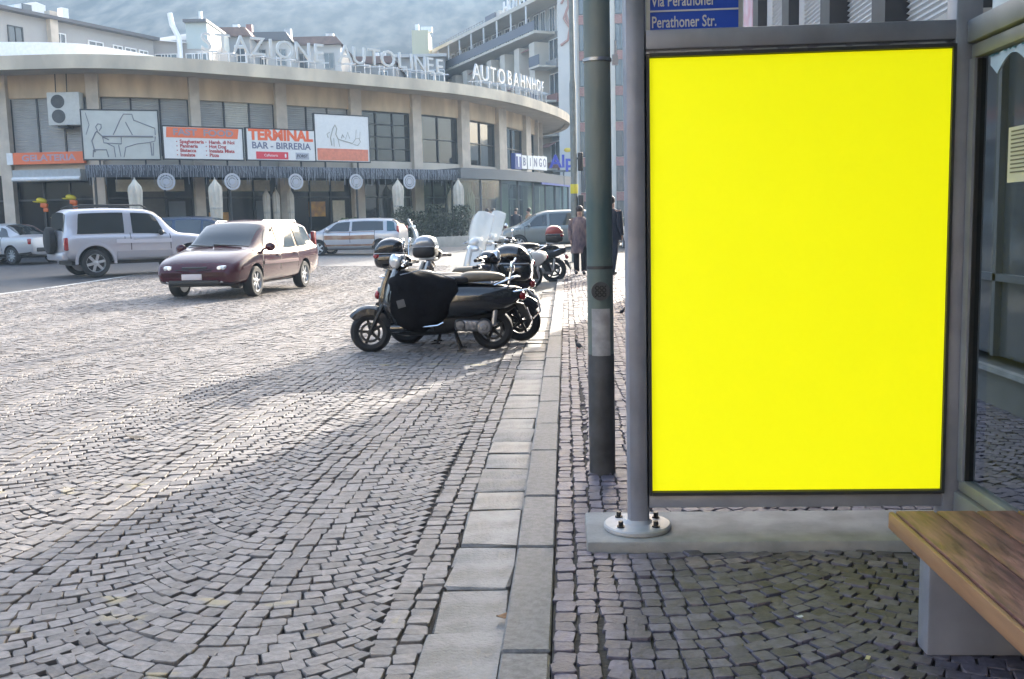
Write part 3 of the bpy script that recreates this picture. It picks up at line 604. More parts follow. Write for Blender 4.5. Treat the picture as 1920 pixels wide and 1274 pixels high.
q = MB(); q.box((lx(185), 3, zt+.9), (.5, .5, 1.6)); q.build('chimney', M_white, t, smooth=0)
# gabled house
pA, pB = at(287, 100, 72), at(392, 100, 72.3); t, ln = placed('gabled_house', 'pale gabled house with white downpipe just left of the roof letters', pA, pB); ze = at(300, 76, 72).z; zr = at(320, 54, 72).z
q = MB(); q.box((ln/2, 5, ze/2), (ln, 9.9, ze)); q.build('wall', M_bg, t, smooth=0)
q = MB(); q.add([(-.1, -.4, ze), (ln*.62, -.4, ze-.3), (ln*.5, 4, zr+.5), (.4, 4, zr+.2), (-.1, 9, ze), (ln*.62, 9, ze)], [(0, 1, 2, 3), (0, 3, 4), (1, 5, 2), (3, 2, 5, 4)]); q.build('roof', M_bg2, t, smooth=0)
q = MB(); q.box((ln*.8, 3, ze+.3), (ln*.38, 6, 1.9)); q.build('upper_wall', M_teal, t, smooth=0); q = MB(); q.box((ln*.8, 2.9, ze+1.3), (ln*.42, 6.6, .2)); q.build('roof', M_roofd, t, smooth=0)
q = MB(); q.tube([(ln*.38, -.5, zr+1), (ln*.41, -.5, zr+.2), (ln*.52, -.5, ze), (ln*.52, -.5, 6)], .2, 8); q.build('downpipe', M_white, t); q = MB(); q.box((ln*.75, 2, ze+1.9), (.2, .3, 1.)); q.build('chimney', M_white, t, smooth=0)
for f in (.15, .32, .7, .85): window(t, ln*f, ze-1.7, .9, 1.4, M_white, M_bwin)
# row houses behind the letters
spec = ((393, 470, 66, 80, 'grey house with dark eaves behind the first roof letters', M_bg, M_tile), (471, 545, 74, 84, 'pale house with shuttered windows behind the middle roof letters', M_bg2, M_roofd), (546, 640, 82, 88, 'white house with square windows behind the gap in the roof letters', M_bg2, M_tile),
        (641, 742, 118, 96, 'low grey house between the pale house and the cream topped block', M_bg, M_tile))
for a, c, y, Y, lab, mw, mr in spec:
    pA, pB = at(a, 100, Y), at(c, 100, Y+.3); t, ln = placed('row_house', lab, pA, pB, 'house', 'row of houses behind the roof letters'); zt = at((a+c)/2, y, Y).z
    q = MB(); q.box((ln/2, 4, zt/2), (ln-.1, 7.9, zt)); q.build('wall', mw, t, smooth=0)
    q = MB(); q.prism([(-.2, zt-.12), (ln+.2, zt-.12), (ln*.92, zt+.55), (ln*.08, zt+.55)], -.5, 8); q.build('roof', mr, t, smooth=0)
    n = max(2, int(ln/1.8))
    for i in range(n): window(t, ln*(i+.5)/n, zt-1.5, .85, 1.35, M_white if mw is M_bg else M_bg, M_bwin)
    for i in range(2): q = MB(); q.box((ln*random.uniform(.2, .8), 4, zt+1.), (.5, .5, 1.2)); q.build('chimney', M_redp if a == 393 and i else M_white, t, smooth=0)
pA, pB = at(743, 120, 104), at(834, 120, 104.3); t, ln = placed('cream_block', 'grey block with small cream top storey left of the tall hotel', pA, pB); zt = at(800, 106, 104).z
q = MB(); q.box((ln/2, 5, zt/2), (ln, 10, zt)); q.build('wall', M_bg, t, smooth=0); q = MB(); q.box((ln*.5, 3, zt+1.4), (ln*.34, 5, 2.8)); q.build('top_storey', mat('cream_plaster', (.5, .47, .33), .8), t, smooth=0)
q = MB(); q.box((ln/2, 4.9, zt+.05), (ln+.5, 11, .3)); q.build('roof', M_bg2, t, smooth=0)
q = MB(); q.box((ln*.42, 2, zt+3.2), (.4, .4, .9)); q.box((ln*.62, 2, zt+3.1), (1.2, .8, .5)); q.build('chimney', M_white, t, smooth=0)
for f in (.15, .4, .65, .88): window(t, ln*f, zt-2.2, 1.1, 1.6, M_white, M_bwin)
# tall hotel: balcony side recedes to the left, narrow front faces us
HA = at(1049, 200, 85); hd = Vector((-.456, .89, 0)); HL = 31.5; pB = HA + hd*HL
t = thing('hotel', 'tall cream hotel with long balconies and red window panels beyond the station', 'hotel', (HA.x, HA.y, 0), math.atan2(-hd.y, -hd.x)); HZ = 20.5
# local: +x runs from the far left end to the corner when measured from -HL to 0
M_hc = mat('hotel_cream', (.55, .5, .43), .8, var=.05, vscale=.6); M_hg = mat('hotel_grey', (.33, .32, .31), .8, var=.08); M_rail = mat('balcony_rail', (.1, .11, .14), .5)
q = MB(); q.box((-HL/2-.2, 6.4, HZ/2), (HL-.4, 10, HZ-.1)); q.build('wall', M_hg, t, smooth=0)
q = MB(); q.box((-HL/2, 5.6, HZ+.1), (HL+.9, 12.8, .35)); q.build('cornice', M_hc, t, smooth=0)
fl = [HZ-2.6-2.95*i for i in range(6)]
q = MB(); q.box((-HL/2-1.5, .2, fl[0]), (HL-2.9, 2., .22)); q.build('balcony_slab', M_hc, t, smooth=0); q = MB(); q.box((-HL/2-1.5, -.82, fl[0]+.55), (HL-2.9, .05, .8)); q.build('balcony_rail', M_rail, t, smooth=0)
nb = 9; bw = (HL-2.)/nb
for i in range(nb):
    xc = -1.6-bw*(i+.5)
    window(t, xc-.5, fl[0]+1.25, 1.1, 2.1, M_white, M_bwin, 1.36); window(t, xc+.9, fl[0]+1.25, .9, 2.1, M_white, M_bwin, 1.36)
    q = MB(); q.box((xc-bw/2+.03, -.7, HZ-1.4), (.12, .12, 2.6)); q.build('balcony_post', M_white, t, smooth=0)
    q = MB(); q.box((xc-bw/2, .6, HZ/2-1.6), (1.1, 1.6, HZ-3.2)); q.build('pier', M_hc, t, smooth=0)
    for k in range(1, 5):
        z = fl[k]; window(t, xc, z+1.5, bw-1.5, 1.9, M_white, M_bwin, 1.2)
        q = MB(); q.box((xc, 1.0, z+.28), (bw-1.2, .2, .75)); q.build('spandrel', M_redp if (i+k) % 2 == 0 else M_hg, t, smooth=0)
        if (i*3+k) % 4 == 0: q = MB(); q.box((xc, .35, z+2.1), (bw-1.3, .9, .08), rx=.5); q.build('awning', M_redp, t, smooth=0)
        if i == 0: q = MB(); q.box((xc, .0, z-.05), (bw-1.15, 1.6, .16)); q.build('balcony_slab', M_hc, t, smooth=0); q = MB(); q.box((xc, -.78, z+.5), (bw-1.2, .05, .85)); q.build('balcony_rail', M_rail, t, smooth=0)
ft = thing('front_wing', None, None); ft.parent = t; ft.rotation_euler = (0, 0, -t.rotation_euler.z)     # narrow front facing the street
FW = 5.9
q = MB(); q.box((FW/2, 5, HZ/2+1.5), (FW, 10, HZ+3)); q.build('front_wall', M_hc, ft, smooth=0)
q = MB(); q.box((.75, -.12, HZ/2+1.5), (1.6, .24, HZ+3.04)); q.build('corner_pier', M_bg2, ft, smooth=0)
def fx(px): return at(px, 200, 85).x - HA.x
for a, c in ((1087, 1106), (1154, 1174)):
    for k in range(-1, 7):
        z = HZ-2.6-2.95*k; xm = (fx(a)+fx(c))/2; w = fx(c)-fx(a)
        q = MB(); q.box((xm, -.03, z+.35), (w, .12, .75)); q.build('spandrel', M_redp, ft, smooth=0)
        window(ft, xm, z+1.85, w-.1, 2.1, M_wframe, M_bwin, -.03)
q = MB(); q.tube([(.3, -.3, 19.6), (.8, -.3, 20.4), (.9, -.3, 19.4), (.5, -.3, 18.4), (1., -.3, 17.6), (.8, -.3, 16.6), (.2, -.3, 16.2)], .12, 6); q.tube([(1.1, -.3, 20), (.7, -.3, 18.8), (1.15, -.3, 17)], .09, 6); q.build('wall_relief', mat('pink_relief', (.38, .22, .18), .7), ft)
pz = HZ+.3
q = MB(); q.box((-7.5, 6, pz+1.1), (12, 7, 2.2)); q.build('penthouse', M_hc, t, smooth=0); q = MB(); q.box((-7.5, 6, pz+2.3), (13.2, 8.4, .22)); q.build('penthouse_roof', M_hg, t, smooth=0)
for i in range(4): window(t, -12+i*2.6, pz+1.1, 1.6, 1.5, M_white, M_bwin, 2.44)
text('lettering', 'HOTEL', 1.7, M_white, t, (-9.6, .4, pz+.9), ext=.06, bold=.02)
q = MB(); q.box((-21, 5, pz+1.2), (3.6, 4, 2.4), ry=0); q.build('glass_lift_house', M_bg2, t, smooth=0)
q = MB(); q.box((-21.3, 2.9, pz+1.6), (2.6, .2, 1.5)); q.build('dark_screen', M_rail, t, smooth=0)
q = MB()
for i in range(18): q.tube([(-30+i*.75, .3, pz), (-30+i*.75, .3, pz+.8)], .03, 4)
q.tube([(-30, .3, pz+.8), (-17, .3, pz+.8)], .03, 4); q.build('roof_rail', M_rail, t, smooth=0)
# ---------------------------------------------------------------- arcaded building on the right, behind the shelter
AX, AY0, AY1, AZ = 3.22, -26., 23.9, 15.
M_arc = mat('dark_stone', (.13, .127, .122), .7, var=.15, vscale=3, bump=.2); M_arc2 = mat('arcade_stone', (.3, .29, .27), .7, var=.12, vscale=6, bump=.3, bscale=30); M_louv = mat('louvre_metal', (.62, .62, .62), .45)
t = thing('arcade_building', 'dark stone building with metal louvres and shopfront beside the pavement', 'building', (AX, 0, 0), 0)
q = MB(); q.box((6.4, (AY0+AY1)/2, AZ/2), (11.6, AY1-AY0, AZ)); q.build('wall', M_arc, t, smooth=0)
q = MB(); q.box((-.06, (AY0+AY1)/2, .2), (.6, AY1-AY0-.4, .28)); q.build('plinth', M_arc, t, smooth=0); q = MB(); q.box((-.385, (AY0+AY1)/2, .355), (.05, AY1-AY0-.4, .035)); q.build('plinth_cap', M_conc, t, smooth=0)
M_arcg = mat('arcade_glass', (.085, .09, .095), .07, spec=.6, bump=.1, bscale=1.2)
PY = [7.95, 10.0, 12.0, 14.1, 16.25, 18.9, 21.4, 5.9, 3.9, 1.9]
for i, y in enumerate(PY):
    q = MB(); q.box((.1, y, 4.6), (.5, .42, 8.4)); q.build('pillar', M_wframe, t, smooth=0)
    z = .4; 
    for k in range(6):
        q = MB(); h = .33 if k % 2 else .62; q.box((.0, y, z+h/2), (.62, .5, h-.012), bev=.01); 
        if z+h < 3.0 and i in (0, 1, 7): q.build('stone_block', M_arc2, t)
        z += h
    yn = y+2.0; q = MB(); x0 = .08; z = 2.95; loops = []
    y0_, y1_ = y+.22, min(y+1.9 if i != 4 else y+2.4, AY1-.2)
    while z < 6.6: loops += [[(x0, y0_, z), (x0, y1_, z), (x0+.06, y1_, z), (x0+.06, y0_, z)], [(x0-.032, y0_, z+.012), (x0-.032, y1_, z+.012), (x0+.06, y1_, z+.012), (x0+.06, y0_, z+.012)], [(x0, y0_, z+.045), (x0, y1_, z+.045), (x0+.06, y1_, z+.045), (x0+.06, y0_, z+.045)]]; z += .055
    q.loft(loops); q.build('louvre_panel', M_louv, t, smooth=0)
    for yy in (y0_, y1_): q = MB(); q.box((.07, yy, 4.8), (.16, .07, 3.8)); q.build('louvre_jamb', M_louv, t, smooth=0)
    q = MB(); q.box((-.2, (y0_+y1_)/2, 1.6), (.03, y1_-y0_, 2.4)); o = q.build('shop_window', M_arcg, t, smooth=0)
    q = MB(); [q.box((-.23, yy, 1.6), (.06, .05, 2.4)) for yy in (y0_+.03, (y0_+y1_)/2, y1_-.03)]; q.box((-.235, (y0_+y1_)/2, .95), (.05, y1_-y0_-.1, .05)); q.build('frame', M_fasc, o, smooth=0)
q = MB(); q.box((-.03, 17.4, 4.6), (.06, .8, 2.4)); q.build('poster', mat('pink_poster', (.6, .5, .55), .5, vscale=3, col2=(.55, .25, .3)), t, smooth=0)
# scalloped awning of the bar
t = thing('scalloped_awning', 'white scalloped awning valance with teal letters seen through the shelter glass', 'awning', (2.75, 0, 0), 0)
pts = []; n = 60; y0_, y1_ = 4.6, 6.62
for i in range(n+1):
    y = y1_+(y0_-y1_)*i/n; pts.append((y, 2.27 + .1*abs(math.sin((y-y1_+.1)*PI/.42))))
q = MB(); q.loft([[(0, y, z), (0, y, 2.75), (.012, y, 2.75), (.012, y, z)] for y, z in pts]); q.build('valance', mat('awning_cloth', (.5, .55, .54), .8, var=.08), t)
q = MB(); q.loft([[(.0, y0_, 2.75), (.012, y0_, 2.735), (.45, y0_, 2.85), (.45, y0_, 2.87)], [(.0, y1_, 2.75), (.012, y1_, 2.735), (.45, y1_, 2.85), (.45, y1_, 2.87)]]); q.build('canvas', mat('awning_teal', (.05, .2, .2), .8), t, smooth=0)
text('lettering', 'BAVARIA BAR', .19, mat('teal_print', (.02, .17, .18), .7), t, (-.008, 6.62, 2.455), rz=-PI/2, ext=.002, bold=.007, sx=1.0, align='LEFT')
# block added behind the view, widened and lightened to bounce sunlight and fill reflections
t = thing('bounce_block', 'unseen cream street front added to bounce sunlight onto the station and its windows', 'building', (-14, -24, 0), 0)
q = MB(); q.box((0, -5, 7), (60, 10, 14)); q.build('wall', mat('cream_render', (.68, .6, .48), .8, var=.06), t, smooth=0)
for i in range(12):
    for k in range(3): q = MB(); q.box((-20+i*3.6, .02, 2.6+k*3.4), (1.5, .12, 2.0)); q.build('window', M_bwin, t, smooth=0)
# ---------------------------------------------------------------- bus shelter
M_sh = mat('shelter_grey', (.25, .26, .305), .42, .2, var=.12, vscale=7, bump=.04, bscale=200); M_shd = mat('shelter_dark_frame', (.03, .03, .032), .5); M_yel = mat('yellow_poster', (.9, .88, .0), .7); M_yel.node_tree.nodes['Principled BSDF'].inputs['Emission Color'].default_value = (1, 1, 0, 1); M_yel.node_tree.nodes['Principled BSDF'].inputs['Emission Strength'].default_value = .08   # no lamp behind it: added glow lifts the poster to an even bright yellow
sh = thing('bus_shelter', 'grey metal bus shelter with glass side and blank yellow poster', 'bus shelter', (0, 0, 0))
PYY = 3.94
q = MB(); q.box((.277, PYY, 1.3), (.086, .11, 2.38), bev=.03); q.build('post', M_sh, sh)
q = MB(); q.lathe([(0, .14), (.132, .14), (.138, .146), (.138, .158), (.132, .164), (.062, .168), (.05, .182), (0, .182)], (.272, PYY-.01, 0), n=36); fl_ = q.build('base_flange', mat('galvanised_flange', (.4, .4, .41), .55, .15, var=.12, vscale=9), sh)
for a in (.6, 2.4, 3.9, 5.5):
    q = MB(); x, y = .272+.098*math.cos(a), PYY-.01+.098*math.sin(a); q.cyl((x, y, .165), (x, y, .172), .016, n=12); q.cyl((x, y, .172), (x, y, .19), .011, n=6); q.build('bolt', M_dark, fl_)
q = MB(); q.box((.904, PYY, 2.09), (1.17, .09, .074), bev=.006); q.build('top_beam', M_sh, sh)
q = MB(); q.box((.904, PYY, .258), (1.17, .08, .052), bev=.006); q.build('bottom_beam', M_sh, sh)
q = MB(); x0, x1, z0, z1 = .331, 1.476, .305, 2.021
for x in (x0-.006, x1+.005): q.box((x, PYY-.036, (z0+z1)/2), (.012, .05, z1-z0+.03))
q.box(((x0+x1)/2, PYY-.036, z1+.009), (x1-x0-.002, .05, .014)); q.box(((x0+x1)/2, PYY-.036, z0-.009), (x1-x0-.002, .05, .014)); q.build('poster_frame', M_shd, sh, smooth=0)  # poster frame in one dark tone
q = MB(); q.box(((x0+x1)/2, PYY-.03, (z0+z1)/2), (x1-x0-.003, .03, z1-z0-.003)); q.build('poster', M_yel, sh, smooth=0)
q = MB(); q.box(((x0+x1)/2, PYY+.004, (z0+z1)/2), (x1-x0+.03, .03, z1-z0+.03)); q.build('poster_backing', M_sh, sh, smooth=0)
for i in range(9): q = MB(); q.box((.4+i*.125, PYY-.032, 2.041), (.1*random.uniform(.6, 1.1), .03, .007)); q.build('slit_glint', M_steel, sh, smooth=0)  # steel slivers stand in for the bright reflections in the slit
q = MB(); q.box((1.535, PYY, 1.29), (.1, .1, 2.38), bev=.008); q.build('post', M_sh, sh)
GX = 1.56
for z, h, nm in ((2.075, .085, 'side_rail'), (.25, .1, 'side_rail')): q = MB(); q.box((GX, 2.0, z), (.08, 3.76, h), bev=.008); q.build(nm, M_sh, sh)
for z, h in ((2.0, .05), (.33, .045)): q = MB(); q.box((GX, 2.0, z), (.05, 3.74, h), bev=.005); q.build('glazing_bead', M_sh, sh)
q = MB(); q.box((GX, 3.86, 1.16), (.05, .05, 1.63)); q.build('glazing_bead', M_sh, sh); q = MB(); q.box((GX, 3.832, 1.16), (.03, .01, 1.62)); q.build('gasket', M_dark, sh, smooth=0)
q = MB(); q.box((GX, 2.0, 1.165), (.008, 3.64, 1.63)); q.build('glass_pane', glass_mat('shelter_glass', (.8, .84, .85), .0, .01, ior=1.05), sh, smooth=0)
q = MB(); q.box((1.535, .1, 1.29), (.1, .1, 2.38), bev=.008); q.build('post', M_sh, sh)
q = MB(); q.box((.85, 1.95, 2.56), (1.65, 4.4, .02)); q.build('roof_pane', glass_mat('roof_glass', (.62, .68, .66), .0, .03), sh, smooth=0)
for x in (.0, 1.7): q = MB(); q.box((x, 1.95, 2.55), (.06, 4.5, .1), bev=.01); q.build('roof_beam', M_sh, sh)
q = MB(); q.cyl((.277, PYY, 2.4), (.277, PYY, 2.51), .05); q.box((1.535, PYY, 2.49), (.08, .08, .05)); q.build('roof_bracket', M_sh, sh)
# stop name plate standing on the top beam
t = thing('stop_sign', 'blue street name sign reading Perathoner Str. above the yellow poster', 'sign', (.51, PYY+.01, 2.128)); M_blue = mat('sign_enamel', (.02, .085, .55), .35, coat=.3)
q = MB(); q.box((-.0, 0, .115), (.345, .012, .23)); q.build('plate', M_blue, t, smooth=0)
for x in (.178, -.178): q = MB(); q.box((x, .002, .115), (.016, .02, .232)); q.build('clip', M_alu, t, smooth=0)
q = MB(); q.box((.0, -.0075, .0765), (.34, .004, .006)); q.build('divider_line', M_white, t, smooth=0)
text('lettering', 'Perathoner Str.', .061, M_white, t, (-.165, -.008, .033), ext=.0015, sx=.66, bold=.0006, align='LEFT'); text('lettering', 'Via Perathoner', .061, M_white, t, (-.165, -.008, .113), ext=.0015, sx=.66, bold=.0006, align='LEFT')
t = thing('paper_notice', 'small white printed notice stuck on the shelter glass', 'notice', (GX-.008, 3.44, 1.51)); M_pap = mat('paper', (.55, .55, .56), .7)
q = MB(); q.box((0, 0, .085), (.003, .25, .19)); q.build('sheet', M_pap, t, smooth=0); q = MB()
for i in range(11): w = random.uniform(.12, .2); q.box((-.003, .1-w/2, .165-i*.014), (.002, w, .005))
q.build('printed_line', mat('print_grey', (.12, .12, .14), .7), t, smooth=0)
# bench
M_wood = mat('bench_wood', (.33, .145, .125), .5, vscale=5, col2=(.14, .06, .056), bump=.3, bscale=9, stretch=(9, 1.7, 9), detail=8); M_wside = mat('bench_edge_wood', (.36, .19, .1), .5, vscale=4, col2=(.28, .14, .075), stretch=(3, 1.2, 14))
t = thing('bench', 'wooden plank bench on a grey metal leg inside the shelter', 'bench', (0, 0, 0))
px_ = .965
for i in range(5):
    w = .118; q = MB(); z = .545; q.box((0, 0, 0), (w-.004, 2.4, .05), bev=.006); o = q.build('plank', M_wood, t); o.location = (px_+w/2, 2.895-1.2+random.uniform(-.002, .002), z-.05+random.uniform(-.001, .001)); px_ += w
q = MB(); q.box((.955, 1.695, .492), (.016, 2.4, .052), bev=.005); q.build('front_edging', M_wside, t)
for y in (2.86, .9): q = MB(); q.box((1.29, y-.005, .28), (.5, .085, .36), bev=.012); q.build('leg', M_sh, t)
q = MB(); q.box((1.26, 1.78, .459), (.4, 2.0, .02)); q.build('seat_rail', M_dark, t, smooth=0)
# ---------------------------------------------------------------- poles
t = thing('tram_pole', 'thick weathered green steel pole with round grille standing in the pavement', 'pole', (.168, 5.0, PZ))
M_pole = mat('green_pole_paint', (.18, .19, .16), .5, vscale=3.2, col2=(.06, .105, .105), bump=.15, bscale=40, stretch=(1, 1, .35)); M_poled = mat('pole_base_paint', (.045, .045, .047), .6, var=.4, vscale=9, bump=.2)
q = MB(); q.lathe([(.066, .6), (.0655, 2.0), (.0652, 4.5), (.062, 4.5)], n=32); q.build('shaft', M_pole, t)
q = MB(); q.lathe([(.0675, -.06), (.0675, .62), (.066, .625)], n=32); q.build('base_sleeve', M_poled, t)
q = MB()                                        # pale paint patch wrapped on the front
q.loft([[(r*math.sin(a), -r*math.cos(a), z) for r in (.0655, .0685) for a in (np.linspace(-.75, .75, 9) if r < .067 else np.linspace(.75, -.75, 9))] for z in (.62, .86)]); q.build('paint_patch', mat('grey_patch', (.3, .3, .31), .6, var=.25, vscale=14), t)
q = MB(); q.lathe([(.0, 0), (.034, 0), (.047, .001), (.048, .006), (.048, .014), (0, .014)], (0, -.072, .95), 'Y', 28); g_ = q.build('grille', mat('grille_ring', (.05, .053, .055), .5, var=.2, vscale=20), t)
q = MB()
for i in range(-3, 4):
    for j in range(-3, 4):
        x, z = i*.0115, j*.0115
        if math.hypot(x, z) < .034: q.box((x, -.0725, .95+z), (.0135, .004, .0062), ry=(PI/4 if (i+j) % 2 else -PI/4))
q.build('grille_slot', M_dark, g_, smooth=0)
q = MB(); q.lathe([(.066, 2.085), (.072, 2.087), (.072, 2.102), (.066, 2.104)], n=28); q.build('clamp_band', M_steel, t); q = MB(); q.box((.088, -.03, 2.09), (.03, .02, .05)); q.box((.09, -.03, 2.14), (.012, .012, .09)); q.build('clamp_bracket', M_steel, t, smooth=0)
q = MB(); q.lathe([(.066, 1.06), (.0685, 1.061), (.0685, 1.075), (.066, 1.076)], (0, 0, .0), n=28); q.build('clamp_band', M_poled, t)
lp = at(1078, 440, 30); t = thing('lamp_post', 'slim grey lamp post with yellow band rising beyond the pavement', 'lamp post', (lp.x, 30, zp(0, 30)))
M_lp = mat('lamp_post_paint', (.17, .18, .165), .5, .2, var=.12)
q = MB(); q.lathe([(.115, 0), (.112, 1.9), (.1, 2.0), (.098, 5.3), (.075, 5.45), (.065, 11.5)], n=18); q.build('shaft', M_lp, t)
q = MB(); q.lathe([(.115, 2.05), (.118, 2.06), (.118, 2.32), (.115, 2.33)], n=18); q.build('yellow_band', mat('yellow_tape', (.6, .5, .03), .5), t)
q = MB(); q.box((.2, -.05, 1.55), (.16, .2, .9), bev=.02); q.build('control_box', M_dark, t); q = MB(); q.box((.2, 0, 3.0), (.16, .16, .55), bev=.03); q.tube([(.1, 0, 3.1), (.2, 0, 3.1)], .03); q.build('signal_box', M_dark, t)
q = MB(); q.tube([(0, 0, 11.5), (-.5, -.3, 12), (-1.6, -.5, 12.2)], .05, 8); q.ell((-1.9, -.55, 12.2), (.4, .16, .09)); q.build('lamp_head', M_lp, t)
# ---------------------------------------------------------------- cars: bodies lofted from stations, windows as patches of the same surface
class Body:
    """stations: x, z bottom, z shoulder, z top, half widths bottom / shoulder / roof"""
    def __init__(s, st):
        s.st = sorted(st); s.a = np.array(s.st, float)
    def par(s, x):
        X = s.a[:, 0]; i = int(np.clip(np.searchsorted(X, x)-1, 0, len(X)-2)); t = min(max((x-X[i])/(X[i+1]-X[i]), 0), 1); h = X[i+1]-X[i]
        def tan(j):
            if j == 0 or j == len(X)-1: return np.zeros(6) if 0 else (s.a[min(j+1, len(X)-1), 1:]-s.a[max(j-1, 0), 1:])/(X[min(j+1, len(X)-1)]-X[max(j-1, 0)])
            d0 = (s.a[j, 1:]-s.a[j-1, 1:])/(X[j]-X[j-1]); d1 = (s.a[j+1, 1:]-s.a[j, 1:])/(X[j+1]-X[j]); m = np.where(d0*d1 <= 0, 0, 2*d0*d1/(d0+d1+1e-9*np.sign(d0+d1+1e-12))); return m
        p0, p1, m0, m1 = s.a[i, 1:], s.a[i+1, 1:], tan(i)*h, tan(i+1)*h
        return (2*t**3-3*t**2+1)*p0 + (t**3-2*t**2+t)*m0 + (-2*t**3+3*t**2)*p1 + (t**3-t**2)*m1
    def ctrl(s, x):
        zb, zs, zt, wb, ws, wt = s.par(x); dz = min(.1, (zt-zs)*.3)
        c6, c7 = np.array((ws-.045, zs+.015)), np.array((wt+.02, zt-dz))
        return [(0, zb), (.7*wb, zb), (wb, zb+.02), (ws-.01, zb+.16), (ws+.012, zb+(zs-zb)*.62), (ws, zs-.03), tuple(c6), tuple(c6+(c7-c6)*.12), tuple(c6+(c7-c6)*.88), tuple(c7), (wt*.8, zt-dz*.14), (0, zt)]
    NV = 10.
    def S(s, x, v, side=1):
        c = s.ctrl(x); n = len(c); v = min(max(v, 0), n-2-1e-6); k = int(v); t = v-k
        A = np.array(c[k]) if k == 0 else (np.array(c[k])+c[k+1])/2; B = np.array(c[k+1]); C = np.array(c[k+2]) if k == n-3 else (B+np.array(c[k+2]))/2
        p = (1-t)**2*A + 2*t*(1-t)*B + t*t*C
        return Vector((x, side*p[0], p[1]))
    def nrm(s, x, v, side=1):
        e = .012; n = (s.S(x+e, v, side)-s.S(x-e, v, side)).cross(s.S(x, min(v+.06, 9.999), side)-s.S(x, v-.06, side))
        if n.length < 1e-9: return Vector((0, 0, 1))
        n.normalize(); n *= side
        return n if n.y*side > -.2 and (abs(n.y) > .05 or n.z > 0) else -n
    def mesh(s, arches, m, mdark):
        xs = [s.st[0][0]]
        for a, b_ in zip(s.st, s.st[1:]):
            k = max(1, int((b_[0]-a[0])/.09)); xs += [a[0]+(b_[0]-a[0])*(i+1)/k for i in range(k)]
        vs = np.unique(np.r_[np.linspace(0, 10, 31), 6, 7, 8, 9]); b = MB(); loops = []
        for x in xs:
            h = [s.S(x, v) for v in vs]; loops.append(h + [Vector((p.x, -p.y, p.z)) for p in h[-2:0:-1]])
        b.loft(loops); o = b.build('body', [m, mdark], None, smooth=32)
        q = MB()
        for x, r, w in arches:
            for sd in (-1, 1): q.cyl((x, sd*(w-.28), r[1]), (x, sd*(w+.3), r[1]), r[0], n=28)
        c = q.build('arch', mdark, None, smooth=0); c.data.materials.clear(); c.data.materials.append(m); c.data.materials.append(mdark)
        c.data.polygons.foreach_set('material_index', [1]*len(c.data.polygons))
        md = o.modifiers.new('b', 'BOOLEAN'); md.operation = 'DIFFERENCE'; md.object = c; md.solver = 'EXACT'
        me = bpy.data.meshes.new_from_object(o.evaluated_get(bpy.context.evaluated_depsgraph_get())); o.modifiers.clear(); o.data = me; bpy.data.objects.remove(c)
        me.shade_smooth(); me.set_sharp_from_angle(angle=R(32)); return o
    def patch(s, q, corners, side=1, off=.01, nx=10, nv=6):
        """corners: four (x, v) from rear bottom round to rear top"""
        (a, b_, c, d) = [np.array(k, float) for k in corners]; G_ = []
        for i in range(nx+1):
            row = []
            for j in range(nv+1):
                u, w = i/nx, j/nv; p = (a*(1-u)+b_*u)*(1-w) + (d*(1-u)+c*u)*w; row.append((s.S(p[0], p[1], side), s.nrm(p[0], p[1], side)))
            G_.append(row)
        s._skin(q, G_, off)
    def top_patch(s, q, x0, x1, v0, v1=None, off=.01, nx=8, nw=14):
        """across the car: windscreen or rear window between x0 and x1, corners at v0 (x0 end) and v1"""
        v1 = v0 if v1 is None else v1; G_ = []
        for i in range(nx+1):
            u = i/nx; x = x0+(x1-x0)*u; ve = v0+(v1-v0)*u; row = []
            for j in range(nw+1):
                w = -1+2*j/nw; sd = 1 if w >= 0 else -1; v = 9.999-(9.999-ve)*abs(w); n = s.nrm(x, v, sd); row.append((s.S(x, v, sd), n if n.z > -.1 else -n))
            G_.append(row)
        s._skin(q, G_, off)
    def _skin(s, q, G_, off):
        nx, nv = len(G_)-1, len(G_[0])-1; vs = [p+n*off for r in G_ for p, n in r]; m = nv+1
        fs = [(i*m+j, (i+1)*m+j, (i+1)*m+j+1, i*m+j+1) for i in range(nx) for j in range(nv)]
        rim = [(i, 0) for i in range(nx+1)] + [(nx, j) for j in range(1, nv+1)] + [(i, nv) for i in range(nx-1, -1, -1)] + [(0, j) for j in range(nv-1, 0, -1)]
        k = len(vs); vs += [G_[i][j][0]-G_[i][j][1]*.012 for i, j in rim]; n = len(rim)
        fs += [(rim[i][0]*m+rim[i][1], rim[(i+1) % n][0]*m+rim[(i+1) % n][1], k+(i+1) % n, k+i) for i in range(n)]
        q.add(vs, fs)
